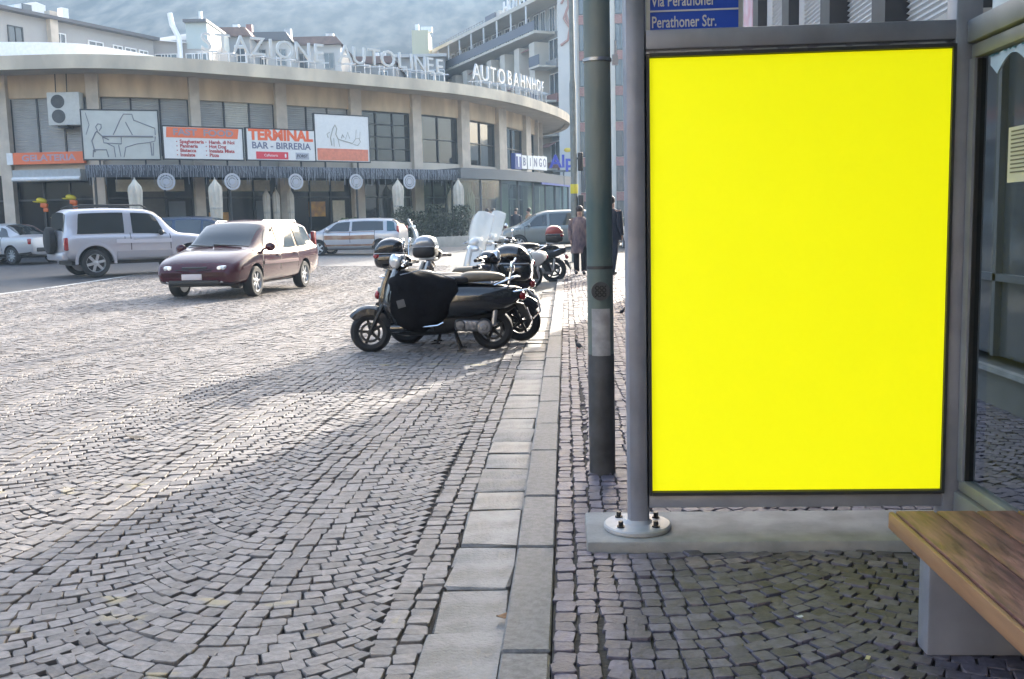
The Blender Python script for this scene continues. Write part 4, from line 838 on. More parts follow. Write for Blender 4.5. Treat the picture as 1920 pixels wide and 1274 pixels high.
def wheel(par, x, y, r, w, spokes=5, mrim=None, name='wheel'):
    sd = 1 if y > 0 else -1; wh = MB()
    wh.lathe([(r*.66, -w/2), (r*.9, -w/2), (r*.985, -w*.36), (r, -w*.2), (r, w*.2), (r*.985, w*.36), (r*.9, w/2), (r*.66, w/2)], (0, 0, 0), 'Y', 32, True); o = wh.build(name, M_rub, par, loc=(x, y, r))
    q = MB(); q.lathe([(r*.67, -w*.5), (r*.69, sd*w*.49), (r*.64, sd*w*.46), (r*.6, sd*w*.2), (r*.6, -sd*w*.4)] if sd > 0 else [(r*.67, w*.5), (r*.69, -w*.49), (r*.64, -w*.46), (r*.6, -w*.2), (r*.6, w*.4)], (0, 0, 0), 'Y', 28, False)
    q.ell((0, sd*w*.34, 0), (r*.16, w*.12, r*.16), 12, 6)
    for i in range(spokes):
        a = 2*PI*i/spokes+.3; q.box((math.sin(a)*r*.38, sd*w*.33, math.cos(a)*r*.38), (r*.62/ (spokes/5)**.6*.36, w*.12, r*.6), ry=a, bev=.008)
    q.build('rim', mrim or M_alu, o)
    q = MB(); q.cyl((0, -sd*w*.1, 0), (0, sd*w*.12, 0), r*.6, n=20); q.build('brake_drum', M_dark, o, smooth=0)
def paint(name, col, var=.0, rough=.3, metal=.35, spec=.5): return mat(name, col, rough, metal, spec=spec, coat=.35, var=.04, vscale=1.)
def lamp(par, name, c, d, m, rz=0., bev=.03): q = MB(); q.box((0, 0, 0), d, bev=bev); o = q.build(name, m, par); o.location = c; o.rotation_euler = (0, 0, rz); return o
def car(label, cat, loc, head, st, axles, r, mp, wins, ws, rw, name, spokes=5, mrim=None, arch=None, track=None, front=True, extra=None, scale=None, tint=None):
    t = thing(name, label, cat, loc, head, scale=scale); B = Body(st); W_ = max(k[5] for k in st); tr = track or W_-.11
    o = B.mesh([(x, ((arch or r*1.16), r*1.02), W_) for x in axles], mp, M_dark); o.parent = t
    for nm, poly in wins:
        for sd in (1, -1): q = MB(); B.patch(q, poly, sd); q.build(nm, tint or M_cglass, t)
    if ws: q = MB(); B.top_patch(q, *ws); q.build('windscreen', M_cglass, t)
    if rw: q = MB(); B.top_patch(q, *rw); q.build('rear_window', M_cglass, t)
    for x in axles:
        for sd in (1, -1): wheel(t, x, sd*tr, r, .2, spokes, mrim)
    if extra: extra(t, B, o)
    return t
def strip(B, t, name, m, x0, x1, v0, v1, off=.014, par=None):
    for sd in (1, -1): q = MB(); B.patch(q, ((x0, v0), (x1, v0), (x1, v1), (x0, v1)), sd, off, 20, 2); q.build(name, m, par or t)
def seam(B, t, xs, v0=3.2, v1=8.):
    for x in xs:
        for sd in (1, -1): q = MB(); B.patch(q, ((x, v0), (x+.02, v0), (x+.02, v1), (x, v1)), sd, .0035, 1, 14); q.build('door_gap', M_dark, t, smooth=0)
def mirrors(t, x, y, z, m):
    for sd in (1, -1): q = MB(); q.ell((x, sd*(y+.11), z), (.07, .11, .085), 12, 8); q.box((x, sd*(y+.02), z-.03), (.05, .1, .04)); q.build('wing_mirror', m, t)
def handle(t, x, y, z, m):
    for sd in (1, -1): q = MB(); q.box((x, sd*y, z), (.16, .04, .035), bev=.012); q.build('door_handle', m, t)
# silver off-roader, seen from its right side
M_suv = paint('silver_lilac_paint', (.42, .42, .46)); 
suv_st = [(-1.86, .62, .98, 1.02, .74, .8, .72), (-1.8, .5, 1.02, 1.3, .8, .87, .72), (-1.74, .45, 1.06, 1.72, .84, .9, .7), (-1.6, .42, 1.07, 1.8, .86, .92, .71), (-.6, .4, 1.07, 1.83, .86, .92, .71), (.3, .4, 1.06, 1.8, .86, .92, .7), (.62, .4, 1.05, 1.7, .86, .92, .67), (.95, .4, 1.06, 1.36, .86, .92, .68), (1.18, .4, 1.05, 1.14, .86, .91, .74),
          (1.7, .42, .99, 1.08, .86, .9, .72), (2.1, .45, .92, 1.0, .84, .86, .68), (2.26, .5, .84, .92, .8, .8, .62), (2.33, .56, .76, .8, .7, .72, .6)]
def suv_x(t, B, o):
    seam(B, t, (.88, -.18), 3.0, 6.2); strip(B, t, 'side_moulding', mat('suv_moulding', (.55, .55, .6), .35, .3, coat=.4), -.55, .92, 3.75, 4.25, .02)
    strip(B, t, 'sill_cladding', mat('suv_sill', (.3, .3, .33), .5), -.55, .92, 2.0, 2.9, .012)
    mirrors(t, .62, .9, 1.14, M_dark); handle(t, -.02, .935, .98, M_suv)
    q = MB(); q.lathe([(.0, -.1), (.3, -.1), (.355, -.07), (.365, 0), (.355, .07), (.3, .1), (0, .1)], (-1.98, .08, .98), 'X', 30); q.build('spare_wheel', M_rub, t)
    for sd in (1, -1):
        lamp(t, 'tail_light', (-1.8, sd*.84, .88), (.1, .14, .34), M_red); lamp(t, 'headlight', (2.2, sd*.66, .82), (.16, .28, .18), M_lamp)
        q = MB(); q.tube([(-1.5, sd*.7, 1.83), (-1.35, sd*.7, 1.89), (.2, sd*.69, 1.88), (.35, sd*.68, 1.8)], .022, 8); q.build('roof_rail', M_dark, t)
        for x in (-1.1, 1.445):
            q = MB(); l = []
            for i in range(19):
                a = PI*(i/18)*1.06-.1; c, s_ = math.cos(a), math.sin(a); l.append([(x+c*k, sd*y, .39+s_*k) for k, y in ((.455, .9), (.52, .895), (.53, .945), (.455, .955))])
            q.loft(l); q.build('wheel_flare', M_suv, t)
    q = MB(); q.box((-1.84, 0, .56), (.16, 1.66, .22), bev=.05); q.build('rear_bumper', M_suv, t); q = MB(); q.box((2.3, 0, .6), (.2, 1.6, .3), bev=.06); q.build('front_bumper', M_suv, t)
    q = MB(); q.box((2.31, 0, .84), (.06, .8, .2), bev=.02); q.build('radiator_grille', M_dark, t)
    q = MB(); q.box((-.2, .0, .42), (2.9, 1.3, .2)); q.build('underbody', M_dark, t, smooth=0)
sp = on_road(181, 520.5); HS = R(41)
cpos = Vector((sp.x, sp.y, 0)) + Vector((math.cos(HS)*1.1, math.sin(HS)*1.1, 0)) + Vector((-math.sin(HS), math.cos(HS), 0))*.82
car('silver lilac three door off-roader with a spare wheel on its rear door', 'car', (cpos.x, cpos.y, zg(cpos.x, cpos.y)), HS, suv_st, (-1.1, 1.445), .37, M_suv,
    [('side_window', ((-1.52, 6.15), (-.32, 6.15), (-.3, 7.95), (-1.42, 7.95))), ('side_window', ((-.1, 6.1), (.82, 6.1), (.5, 7.95), (-.1, 7.95)))], (1.1, .42, 8.7, 8.85), (-1.74, -1.81, 8.7, 8.7), 'parked_car', 6, arch=.45, extra=suv_x)
# maroon estate, front and left side towards us
M_mar = paint('maroon_paint', (.055, .006, .013), rough=.2, metal=0., spec=.25)
mar_st = [(-2.24, .42, .62, .66, .66, .7, .6), (-2.2, .34, .82, .9, .74, .8, .64), (-2.1, .3, .9, 1.1, .78, .85, .62), (-1.86, .26, .9, 1.43, .8, .87, .64), (-1.3, .24, .87, 1.5, .8, .875, .66), (-.3, .24, .85, 1.51, .8, .875, .66), (.3, .24, .85, 1.46, .8, .875, .64), (.72, .24, .86, 1.28, .8, .87, .62), (1.2, .24, .87, .96, .8, .865, .66),
          (1.6, .26, .8, .88, .79, .85, .62), (1.95, .28, .7, .77, .77, .82, .58), (2.14, .3, .61, .66, .73, .76, .55), (2.22, .34, .52, .55, .68, .7, .5), (2.25, .4, .46, .48, .62, .64, .5)]
M_lit = mat('lit_headlamp', (.8, .8, .78), .1); M_lit.node_tree.nodes['Principled BSDF'].inputs['Emission Color'].default_value = (1, .96, .88, 1); M_lit.node_tree.nodes['Principled BSDF'].inputs['Emission Strength'].default_value = .05
def mar_x(t, B, o):
    seam(B, t, (1.0, .12, -.85), 2.9, 6.2); strip(B, t, 'side_moulding', mat('mar_moulding', (.16, .09, .1), .4), -.8, .98, 3.45, 3.75, .016)
    mirrors(t, .82, .84, .95, M_mar); handle(t, .26, .885, .78, M_mar); handle(t, -.68, .885, .79, M_mar)
    for sd in (1, -1):
        lamp(t, 'headlight', (2.07, sd*.52, .6), (.22, .27, .09), M_lamp, -sd*.38, .035); q = MB(); q.ell((2.19, sd*.5, .6), (.03, .045, .035), 12, 8); q.build('lamp_reflector', M_lit, t); lamp(t, 'indicator', (2.0, sd*.71, .575), (.16, .08, .09), M_lamp, -sd*.6)
        lamp(t, 'fog_light', (2.17, sd*.53, .37), (.1, .11, .09), M_lamp, -sd*.3); lamp(t, 'tail_light', (-2.12, sd*.76, 1.02), (.14, .1, .42), M_red)
        q = MB(); q.tube([(-1.75, sd*.5, 1.41), (-1.62, sd*.51, 1.475), (.08, sd*.51, 1.48), (.2, sd*.5, 1.42)], .014, 8); q.build('roof_rail', M_steel, t)
        q = MB(); q.tube([(2.26, sd*.08, .56), (2.22, sd*.36, .57)], .01, 6); q.build('grille_slot', M_dark, t)
    q = MB(); q.box((2.17, 0, .6), (.06, .5, .05), bev=.015); q.build('radiator_grille', M_dark, t); q = MB(); q.box((2.2, 0, .33), (.12, 1.0, .09), bev=.02); q.build('lower_intake', M_dark, t)
    q = MB(); q.box((2.262, -.02, .44), (.02, .4, .11), bev=.006); q.build('number_plate', M_plate, t)
    q = MB(); q.tube([(1.17, .5, .985), (1.12, -.1, 1.02)], .012, 5); q.tube([(1.17, -.1, .985), (1.12, -.6, 1.02)], .012, 5); q.build('wiper', M_dark, t)
    q = MB(); q.box((-.0, 0, .3), (3.6, 1.4, .14)); q.build('underbody', M_dark, t, smooth=0)
# its left side is towards +X here: front-right and front-left wheels located in the photograph
f1, f2, r1 = on_road(476, 557), on_road(341, 560), on_road(575, 539); fm = (f1+f2)/2; ax = (f1-f2); ax.z = 0; rr = r1 - f1; rr.z = 0
HM = math.atan2(-rr.y, -rr.x)
mc = Vector((f1.x, f1.y, 0)) - Vector((math.cos(HM), math.sin(HM), 0))*1.3 + Vector((math.sin(HM), -math.cos(HM), 0))*.76
car('maroon estate car driving towards us with lit headlamps', 'car', (mc.x, mc.y, zg(mc.x, mc.y)), HM, mar_st, (-1.24, 1.32), .3, M_mar,
    [('side_window', ((-1.86, 6.2), (-.95, 6.15), (-.92, 7.9), (-1.66, 7.9))), ('side_window', ((-.82, 6.15), (.08, 6.12), (.08, 7.9), (-.8, 7.9))), ('side_window', ((.16, 6.12), (.95, 6.12), (.42, 7.9), (.16, 7.9)))], (1.13, .42, 8.75, 8.85), (-2.12, -1.88, 8.75, 8.8), 'driving_car', 7, extra=mar_x)
# silver saloon at the left edge
M_sil = paint('silver_paint', (.42, .42, .44)); 
sed_st = [(-2.32, .4, .6, .64, .62, .66, .6), (-2.28, .32, .86, .92, .72, .78, .66), (-2.1, .28, .92, .97, .76, .84, .68), (-1.6, .24, .92, 1.0, .78, .88, .64), (-1.25, .22, .91, 1.16, .79, .89, .6), (-.7, .22, .9, 1.4, .79, .89, .58), (0, .22, .89, 1.44, .79, .89, .58), (.5, .22, .88, 1.38, .79, .89, .57), (1.3, .22, .88, .97, .79, .88, .66), (1.9, .26, .76, .84, .77, .84, .6), (2.2, .32, .6, .66, .7, .74, .5), (2.28, .38, .5, .52, .62, .64, .5)]
def sed_x(t, B, o):
    seam(B, t, (1.05, .1, -.85), 2.9, 6.2)
    for sd in (1, -1): lamp(t, 'tail_light', (-2.14, sd*.79, .78), (.2, .1, .2), M_red); handle(t, -.6, .9, .8, M_sil)
    q = MB(); q.box((-2.3, 0, .5), (.1, 1.3, .14), bev=.03); q.build('rear_bumper', M_dark, t); q = MB(); q.box((-2.33, 0, .74), (.02, .46, .11), bev=.005); q.build('number_plate', M_plate, t)
    strip(B, t, 'sill_dark_strip', M_dark, -2.2, 1., 1.6, 2.3, .006); q = MB(); q.box((0, 0, .27), (3.8, 1.4, .12)); q.build('underbody', M_dark, t, smooth=0)  # dark strip along the sill
s0 = on_road(28, 497); HD = R(158)
sc = Vector((s0.x, s0.y, 0)) + Vector((math.cos(HD), math.sin(HD), 0))*1.3 + Vector((-math.sin(HD), math.cos(HD), 0))*-.76
car('silver saloon cut off at the left edge, its boot behind the off-roader', 'car', (sc.x, sc.y, zg(sc.x, sc.y)), HD, sed_st, (-1.3, 1.35), .31, M_sil,
    [('side_window', ((-1.25, 6.2), (-.62, 6.12), (-.6, 7.9), (-.85, 7.7))), ('side_window', ((-.52, 6.12), (.1, 6.12), (.1, 7.9), (-.52, 7.9))), ('side_window', ((.18, 6.12), (.95, 6.12), (.5, 7.9), (.18, 7.9)))], (1.18, .55, 8.75, 8.85), (-1.5, -.75, 8.7, 8.8), 'parked_car', 9, M_steel, extra=sed_x)
# small silver car with a brown mural on its doors
M_mur = mat('brown_mural', (.2, .07, .03), .5, vscale=2.6, col2=(.3, .2, .13), coat=.4, detail=4)
mur_st = [(-1.98, .4, .62, .7, .62, .68, .6), (-1.94, .3, .86, 1.0, .74, .8, .64), (-1.8, .26, .9, 1.3, .78, .84, .6), (-1.6, .24, .88, 1.38, .78, .85, .58), (-.6, .22, .88, 1.42, .78, .86, .6), (.2, .22, .87, 1.4, .78, .86, .58), (.6, .22, .89, 1.34, .78, .86, .58), (1.25, .22, .89, .98, .78, .85, .66), (1.7, .26, .78, .86, .76, .82, .6), (1.96, .32, .62, .68, .7, .74, .52), (2.02, .38, .5, .54, .62, .64, .5)]
M_blu = mat('blue_window_film', (.02, .07, .1), .2, coat=.4)
def mur_x(t, B, o):
    strip(B, t, 'door_mural', M_mur, -1.0, .98, 2.3, 5.5, .01); seam(B, t, (1.0, -.05, -1.02), 2.9, 6.2); mirrors(t, .85, .84, .97, M_sil)
    for sd in (1, -1): lamp(t, 'headlight', (1.84, sd*.62, .68), (.2, .2, .16), M_lamp, -sd*.3); lamp(t, 'tail_light', (-1.9, sd*.74, .95), (.1, .1, .3), M_red)
    q = MB()
    for sd in (1, -1): B.patch(q, ((-1.86, 5.2), (-1.5, 5.6), (-1.45, 8.2), (-1.72, 8.2)), sd, .014)
    q.build('rear_film', M_blu, t); q = MB(); q.box((0, 0, .27), (3.2, 1.4, .12)); q.build('underbody', M_dark, t, smooth=0)
m0 = on_road(660, 479); HR = R(176)
car('small silver car with brown mural doors and blue film behind', 'car', (m0.x, m0.y+.7, zg(m0.x, m0.y)), HR, mur_st, (-1.22, 1.22), .29, M_sil,
    [('side_window', ((-1.35, 6.2), (-.1, 6.12), (-.1, 7.9), (-1.3, 7.9))), ('side_window', ((0, 6.12), (.98, 6.12), (.5, 7.9), (0, 7.9)))], (1.18, .5, 8.75, 8.85), (-1.88, -1.66, 8.75, 8.8), 'parked_car', 5, extra=mur_x)
# dark blue estate half hidden behind the off-roader
M_dbl = paint('dark_blue_paint', (.025, .045, .085))
p = Vector((-13.3, 34.6, 0)); car('dark blue car hidden between the silver off-roader and maroon estate', 'car', (p.x, p.y+1, zg(p.x, p.y)), R(3), mar_st, (-1.24, 1.32), .3, M_dbl,
    [('side_window', ((-1.86, 6.2), (-.95, 6.15), (-.92, 7.9), (-1.66, 7.9))), ('side_window', ((-.82, 6.15), (.08, 6.12), (.08, 7.9), (-.8, 7.9))), ('side_window', ((.16, 6.12), (.95, 6.12), (.42, 7.9), (.16, 7.9)))], (1.13, .42, 8.75, 8.85), (-2.12, -1.88, 8.75, 8.8), 'parked_car', 6, scale=1.04)
# grey people carrier at the end of the scooter row
M_gry = paint('grey_green_paint', (.17, .19, .19))
van_st = [(-2.1, .4, .7, .8, .66, .72, .62), (-2.05, .3, .92, 1.2, .78, .84, .66), (-1.9, .26, .95, 1.55, .8, .87, .62), (-1, .24, .95, 1.64, .8, .88, .63), (.1, .24, .94, 1.62, .8, .88, .62), (.6, .24, .94, 1.5, .8, .88, .6), (1.4, .24, .93, 1.05, .8, .87, .66), (1.8, .28, .84, .92, .78, .83, .6), (2.1, .32, .66, .72, .72, .75, .5), (2.17, .38, .52, .56, .62, .64, .5)]
def van_x(t, B, o):
    seam(B, t, (1.1, .1, -.95), 2.9, 6.2); mirrors(t, .95, .86, 1.02, M_gry)
    for sd in (1, -1): lamp(t, 'headlight', (1.98, sd*.58, .72), (.22, .26, .16), M_lamp, -sd*.35); lamp(t, 'tail_light', (-2.02, sd*.76, 1.05), (.1, .1, .4), M_red)
    q = MB(); q.box((0, 0, .28), (3.5, 1.4, .12)); q.build('underbody', M_dark, t, smooth=0)
p = on_road(1032, 470); car('grey people carrier with pale roof beyond the end of the scooter row', 'car', (p.x, p.y+.9, zg(p.x, p.y)), R(186), van_st, (-1.25, 1.35), .31, M_gry,
    [('side_window', ((-1.8, 6.2), (-.95, 6.12), (-.95, 7.9), (-1.7, 7.9))), ('side_window', ((-.85, 6.12), (.1, 6.12), (.1, 7.9), (-.85, 7.9))), ('side_window', ((.2, 6.12), (1.15, 6.12), (.6, 7.9), (.2, 7.9)))], (1.28, .62, 8.75, 8.85), (-2.03, -1.92, 8.75, 8.8), 'parked_car', 7, extra=van_x, scale=1.03)
p = Vector((2.6, 36, zp(0, 36))); car('silver car mostly hidden behind the thick green pole', 'car', (p.x+.4, p.y+5, zg(0, p.y+5)), R(95), mur_st, (-1.22, 1.22), .29, M_sil, [('side_window', ((-1.35, 6.2), (.98, 6.12), (.5, 7.9), (-1.3, 7.9)))], (1.18, .5, 8.75, 8.85), (-1.88, -1.66, 8.75, 8.8), 'parked_car', 5)
# ---------------------------------------------------------------- scooters; local +x is forward, +y left
M_blk = mat('black_enamel', (.008, .009, .011), .16, 0, coat=.8); M_cloth = mat('black_cover_cloth', (.007, .007, .0085), .85, spec=.12, var=.3, vscale=14, bump=.5, bscale=16); M_seatb = mat('dark_seat', (.012, .013, .016), .42, bump=.15, bscale=60); M_seatt = mat('tan_seat', (.17, .14, .1), .5, var=.12, vscale=10)
M_wpaint = mat('white_enamel', (.62, .63, .62), .2, coat=.6); M_bpaint = mat('blue_grey_enamel', (.17, .19, .24), .22, .3, coat=.7); M_screen = glass_mat('clear_screen', (.8, .82, .82), .12, .12)
M_smoke = mat('milky_screen', (.6, .63, .63), .2, spec=.7, coat=.3); M_smoke.node_tree.nodes['Principled BSDF'].inputs['Alpha'].default_value = .55; M_silv = mat('silver_case', (.33, .35, .38), .25, .5, coat=.5); M_headl = mat('headlamp_glass', (.62, .65, .68), .06, .5, coat=.8)
def sect(x, zc, hy, hz, n=20, e=.8, y0=0.):
    return [(x, y0 + hy*math.copysign(abs(math.cos(a))**e, math.cos(a)), zc + hz*math.copysign(abs(math.sin(a))**e, math.sin(a))) for a in [2*PI*j/n for j in range(n)]]
def loftx(q, S_, n=20, e=.8):
    xs = catmull([(s[0], s[1], s[2]) for s in S_], 4); hz = catmull([(s[3], 0, 0) for s in S_], 4); q.loft([sect(p.x, p.y, max(.004, p.z), max(.004, h.x), n, e) for p, h in zip(xs, hz)])
def bike_wheel(t, name, x, r, w, mrim=None, spokes=5):
    q = MB(); q.lathe([(r*.64, -w*.42), (r*.8, -w*.5), (r*.93, -w*.38), (r, -w*.12), (r, w*.12), (r*.93, w*.38), (r*.8, w*.5), (r*.64, w*.42)], (0, 0, 0), 'Y', 32, True); o = q.build(name, M_rub, t, loc=(x, 0, r))
    q = MB(); q.lathe([(r*.6, -w*.36), (r*.66, -w*.42), (r*.66, w*.42), (r*.6, w*.36)], (0, 0, 0), 'Y', 28, True)
    for i in range(spokes):
        a = 2*PI*i/spokes+.2; q.box((math.sin(a)*r*.33, 0, math.cos(a)*r*.33), (r*.13, w*.3, r*.6), ry=a)
    q.cyl((0, -w*.5, 0), (0, w*.5, 0), r*.15, n=14); q.build('rim', mrim or M_alu, o)
    q = MB(); q.lathe([(r*.38, w*.45), (r*.5, w*.45), (r*.5, w*.5), (r*.38, w*.5)], (0, 0, 0), 'Y', 24, True); q.build('brake_disc', mrim or M_steel, o, smooth=0)
def top_case(t, x, z, s, m, lid=None, red=True):
    c = thing('top_case', None, None); c.parent = t; c.location = (x, 0, z); c.scale = (s,)*3
    q = MB(); loftx(q, [(.21, .0, .16, .05), (.18, .0, .2, .1), (.05, .0, .225, .12), (-.12, .0, .22, .12), (-.19, .0, .19, .1), (-.215, .0, .14, .06)], 24, .55)
    q.build('case_base', m, c)
    q = MB(); loftx(q, [(.215, .09, .15, .03), (.17, .14, .2, .1), (.05, .165, .225, .13), (-.1, .155, .22, .12), (-.19, .12, .19, .07), (-.222, .09, .13, .025)], 24, .7); q.build('case_lid', lid or m, c)
    q = MB(); q.lathe([(1, -.006), (1.01, 0), (1, .006)], n=6) if 0 else q.box((0, 0, .085), (.41, .46, .012), bev=.005); q.build('lid_seam', M_steel, c)
    if red:
        for sd in (1, -1): q = MB(); q.ell((-.17, sd*.15, .05), (.06, .07, .045), 12, 8); q.build('reflector', M_red, c)
    q = MB(); q.box((.05, 0, -.14), (.3, .26, .04), bev=.01); q.tube([(.1, .1, -.15), (.16, .1, -.3)], .012, 6); q.tube([(.1, -.1, -.15), (.16, -.1, -.3)], .012, 6); q.build('case_rack', M_steel, c)
def scooter(label, loc, head, mp=M_blk, cover=None, seat=M_seatb, screen=None, case=None, group='scooters parked in a row along the kerb', wb=.67, r=.235, scale=1., mirror=True, round_light=True, ring=False, slim=False, rim=None, hyaw=0.):
    t = thing('scooter', label, 'scooter', loc, head, group, scale)
    bike_wheel(t, 'front_wheel', wb, r, .125, rim); bike_wheel(t, 'rear_wheel', -wb, r, .14, rim)
    # front mudguard: shell over the wheel
    q = MB(); L_ = []
    for i in range(13):
        a = R(38)+R(128)*i/12; k = .62+.38*math.sin(PI*i/12)
        L_.append([(wb+(r+.03+d)*math.cos(a)*1.05, y*k, r+(r+.02+d)*math.sin(a)*1.12) for y, d in ((-.085, -.07), (-.082, -.01), (-.045, .018), (0, .024), (.045, .018), (.082, -.01), (.085, -.07), (.07, -.07), (.068, -.018), (.0, .01), (-.068, -.018), (-.07, -.07))])
    q.loft(L_); q.build('front_mudguard', mp, t)
    q = MB()
    for sd in (1, -1): q.tube([(wb, sd*.075, r), (wb-.1, sd*.07, r+.2), (wb-.2, sd*.03, .6)], [.02, .024, .03], 8)
    q.build('front_fork', M_dark, t)
    # leg shield, column and handlebar
    q = MB(); path = [(.44, .3, .17), (.5, .42, .21), (.515, .55, .215), (.48, .7, .2), (.43, .84, .165), (.39, .92, .1)]
    pc = catmull(path, 3); L_ = []
    for p in pc:
        x, z, hw = p.x, p.y, p.z; row = []
        for j in range(11): y = -hw+2*hw*j/10; row.append((x-.09*(abs(y)/hw)**2.2*(hw/.2), y, z))
        L_.append([(a[0]+.014, a[1], a[2]+.005) for a in row] + [(a[0]-.016, a[1], a[2]-.005) for a in row[::-1]])
    q.loft(L_); q.build('leg_shield', mp, t)
    q = MB(); q.loft([[(x, y*w, z) for x, y in ((.045, 0), (.02, 1), (-.02, 1), (-.02, -1), (.02, -1))] for x, z, w in ()]) if 0 else q.tube([(.51, 0, .42), (.52, 0, .58), (.49, 0, .74), (.43, 0, .9)], [.05, .058, .05, .045], 10); q.build('horn_cover', mp, t)
    q = MB(); q.ell((.32, 0, .985), (.13, .12, .085), 16, 10, ry=.25); q.tube([(.28, .1, .98), (.24, .22, .985), (.2, .33, .98)], [.045, .032, .026], 10); q.tube([(.28, -.1, .98), (.24, -.22, .985), (.2, -.33, .98)], [.045, .032, .026], 10); q.build('handlebar_cowl', mp, t)
    q = MB(); q.lathe([(.0, .155), (.05, .15), (.078, .13), (.085, .115), (.07, .06)], (0, 0, 0), 'X', 20) if round_light else q.ell((.13, 0, -.12), (.06, .15, .07), 14, 8); o = q.build('headlight', M_headl, t, loc=(.29, 0, 1.01)); o.rotation_euler = (0, .12, hyaw)
    for sd in (1, -1):
        q = MB(); q.tube([(.2, sd*.33, .98), (.17, sd*.42, .975)], .019, 10); q.ell((.17, sd*.43, .975), (.022, .014, .022), 8, 6); q.build('grip', M_rub, t)
        q = MB(); q.tube([(.24, sd*.3, .985), (.27, sd*.38, .96), (.24, sd*.43, .955)], .007, 6); q.build('brake_lever', M_chrome, t)
        if mirror: q = MB(); q.tube([(.24, sd*.24, 1.), (.25, sd*.28, 1.1), (.25, sd*.33, 1.17)], .007, 6); q.lathe([(0, .016), (.045, .013), (.056, 0), (.045, -.01), (0, -.012)], (.24, sd*.37, 1.19), 'X', 18); q.build('mirror', M_chrome, t)
    # floor, rear body, seat
    q = MB(); q.box((.2, 0, .27), (.5, .36, .09), bev=.03); q.build('footboard', mp, t)
    q = MB(); q.tube([(.2, .2, .29), (.05, .205, .29), (-.08, .2, .3), (-.14, .19, .33)], .011, 8); q.tube([(.2, -.2, .29), (.05, -.205, .29), (-.08, -.2, .3), (-.14, -.19, .33)], .011, 8); q.build('floor_trim', M_chrome, t)
    q = MB(); loftx(q, [(.03, .5, .13, .2), (-.05, .53, .17, .22), (-.25, .545, .215, .2), (-.5, .555, .225, .185), (-.75, .57, .2, .15), (-.92, .6, .13, .1), (-1., .625, .06, .05)] if not slim else [(.03, .5, .1, .16), (-.2, .58, .14, .15), (-.5, .64, .14, .13), (-.8, .7, .12, .1), (-.98, .74, .07, .06)], 22, .75); q.build('rear_body', mp, t)
    q = MB(); loftx(q, [(.06, .74, .07, .03), (.0, .765, .12, .055), (-.2, .78, .15, .055), (-.36, .785, .15, .05), (-.42, .79, .145, .05)], 20, .7); q.build('seat', M_seatb if cover else seat, t)
    q = MB(); loftx(q, [(-.34, .79, .12, .05), (-.42, .805, .145, .06), (-.6, .81, .14, .055), (-.75, .8, .11, .045), (-.82, .79, .06, .025)], 20, .7); q.build('pillion_seat', seat, t)
    q = MB(); q.tube([(-.7, .16, .72), (-.84, .15, .77), (-.96, .1, .8), (-.98, 0, .8), (-.96, -.1, .8), (-.84, -.15, .77), (-.7, -.16, .72)], .011, 8); q.build('grab_rail', M_chrome, t)
    if ring: q = MB(); q.tube([(-.86, .0, .72), (-.9, 0, .92), (-.95, 0, 1.0)], .014, 8); q.ell((-.9, 0, .9), (.03, .12, .07), 12, 8); q.tube([(-.9, .12, .64), (-1.06, .13, .66), (-1.17, .12, .56), (-1.2, .1, .42), (-1.12, .1, .34)], .012, 8); q.build('rear_rack', M_chrome, t)
    q = MB(); q.ell((-1.0, 0, .59), (.045, .09, .06), 14, 8, ry=.4); q.build('tail_light', M_red, t)
    q = MB(); q.prism([(-.93, .52), (-1.02, .5), (-1.1, .3), (-1.08, .29), (-.96, .44)], -.08, .08); q.build('rear_mudguard', M_dark, t, smooth=0)
    q = MB(); q.box((-1.085, 0, .38), (.008, .17, .15), ry=.35); q.build('number_plate', M_plate, t, smooth=0)
    if not slim: q = MB(); loftx(q, [(.42, .27, .1, .05), (.3, .25, .15, .07), (0, .27, .16, .09), (-.25, .34, .13, .14), (-.5, .42, .11, .13), (-.8, .48, .09, .09), (-.92, .5, .05, .04)], 18, .7); q.build('underbody', M_dark, t)
    # engine on the left, exhaust on the right
    q = MB(); q.box((-.44, .13, .285), (.36, .1, .13), bev=.035, ry=-.05); q.lathe([(0, .035), (.03, .034), (.04, .025), (.07, .022), (.085, .0), (.09, -.06)], (-.58, .19, .27), 'Y', 22); q.lathe([(0, .03), (.045, .025), (.06, 0), (.06, -.05)], (-.32, .18, .295), 'Y', 18); [q.box((-.45+.05*i, .185, .29), (.014, .02, .1)) for i in range(3)]; q.build('engine_cover', bpy.data.materials.get('engine_alloy') or mat('engine_alloy', (.22, .22, .23), .45, .8, var=.2, vscale=12), t)
    q = MB(); q.tube([(-.25, -.12, .22), (-.4, -.17, .24), (-.5, -.19, .3), (-.8, -.2, .36)], [.022, .025, .062, .062], 12); q.build('exhaust', M_dark, t)
    q = MB(); q.tube([(-.25, 0, .27), (-.27, .12, .16), (-.32, .15, .01)], .014, 8); q.tube([(-.25, 0, .27), (-.27, -.12, .16), (-.32, -.15, .01)], .014, 8); q.box((-.33, .16, .012), (.1, .03, .016)); q.box((-.33, -.16, .012), (.1, .03, .016)); q.build('centre_stand', M_dark, t)
    q = MB(); q.tube([(-.72, .13, .55), (-.68, .14, .28)], [.03, .03], 10); q.build('shock_absorber', M_steel, t)
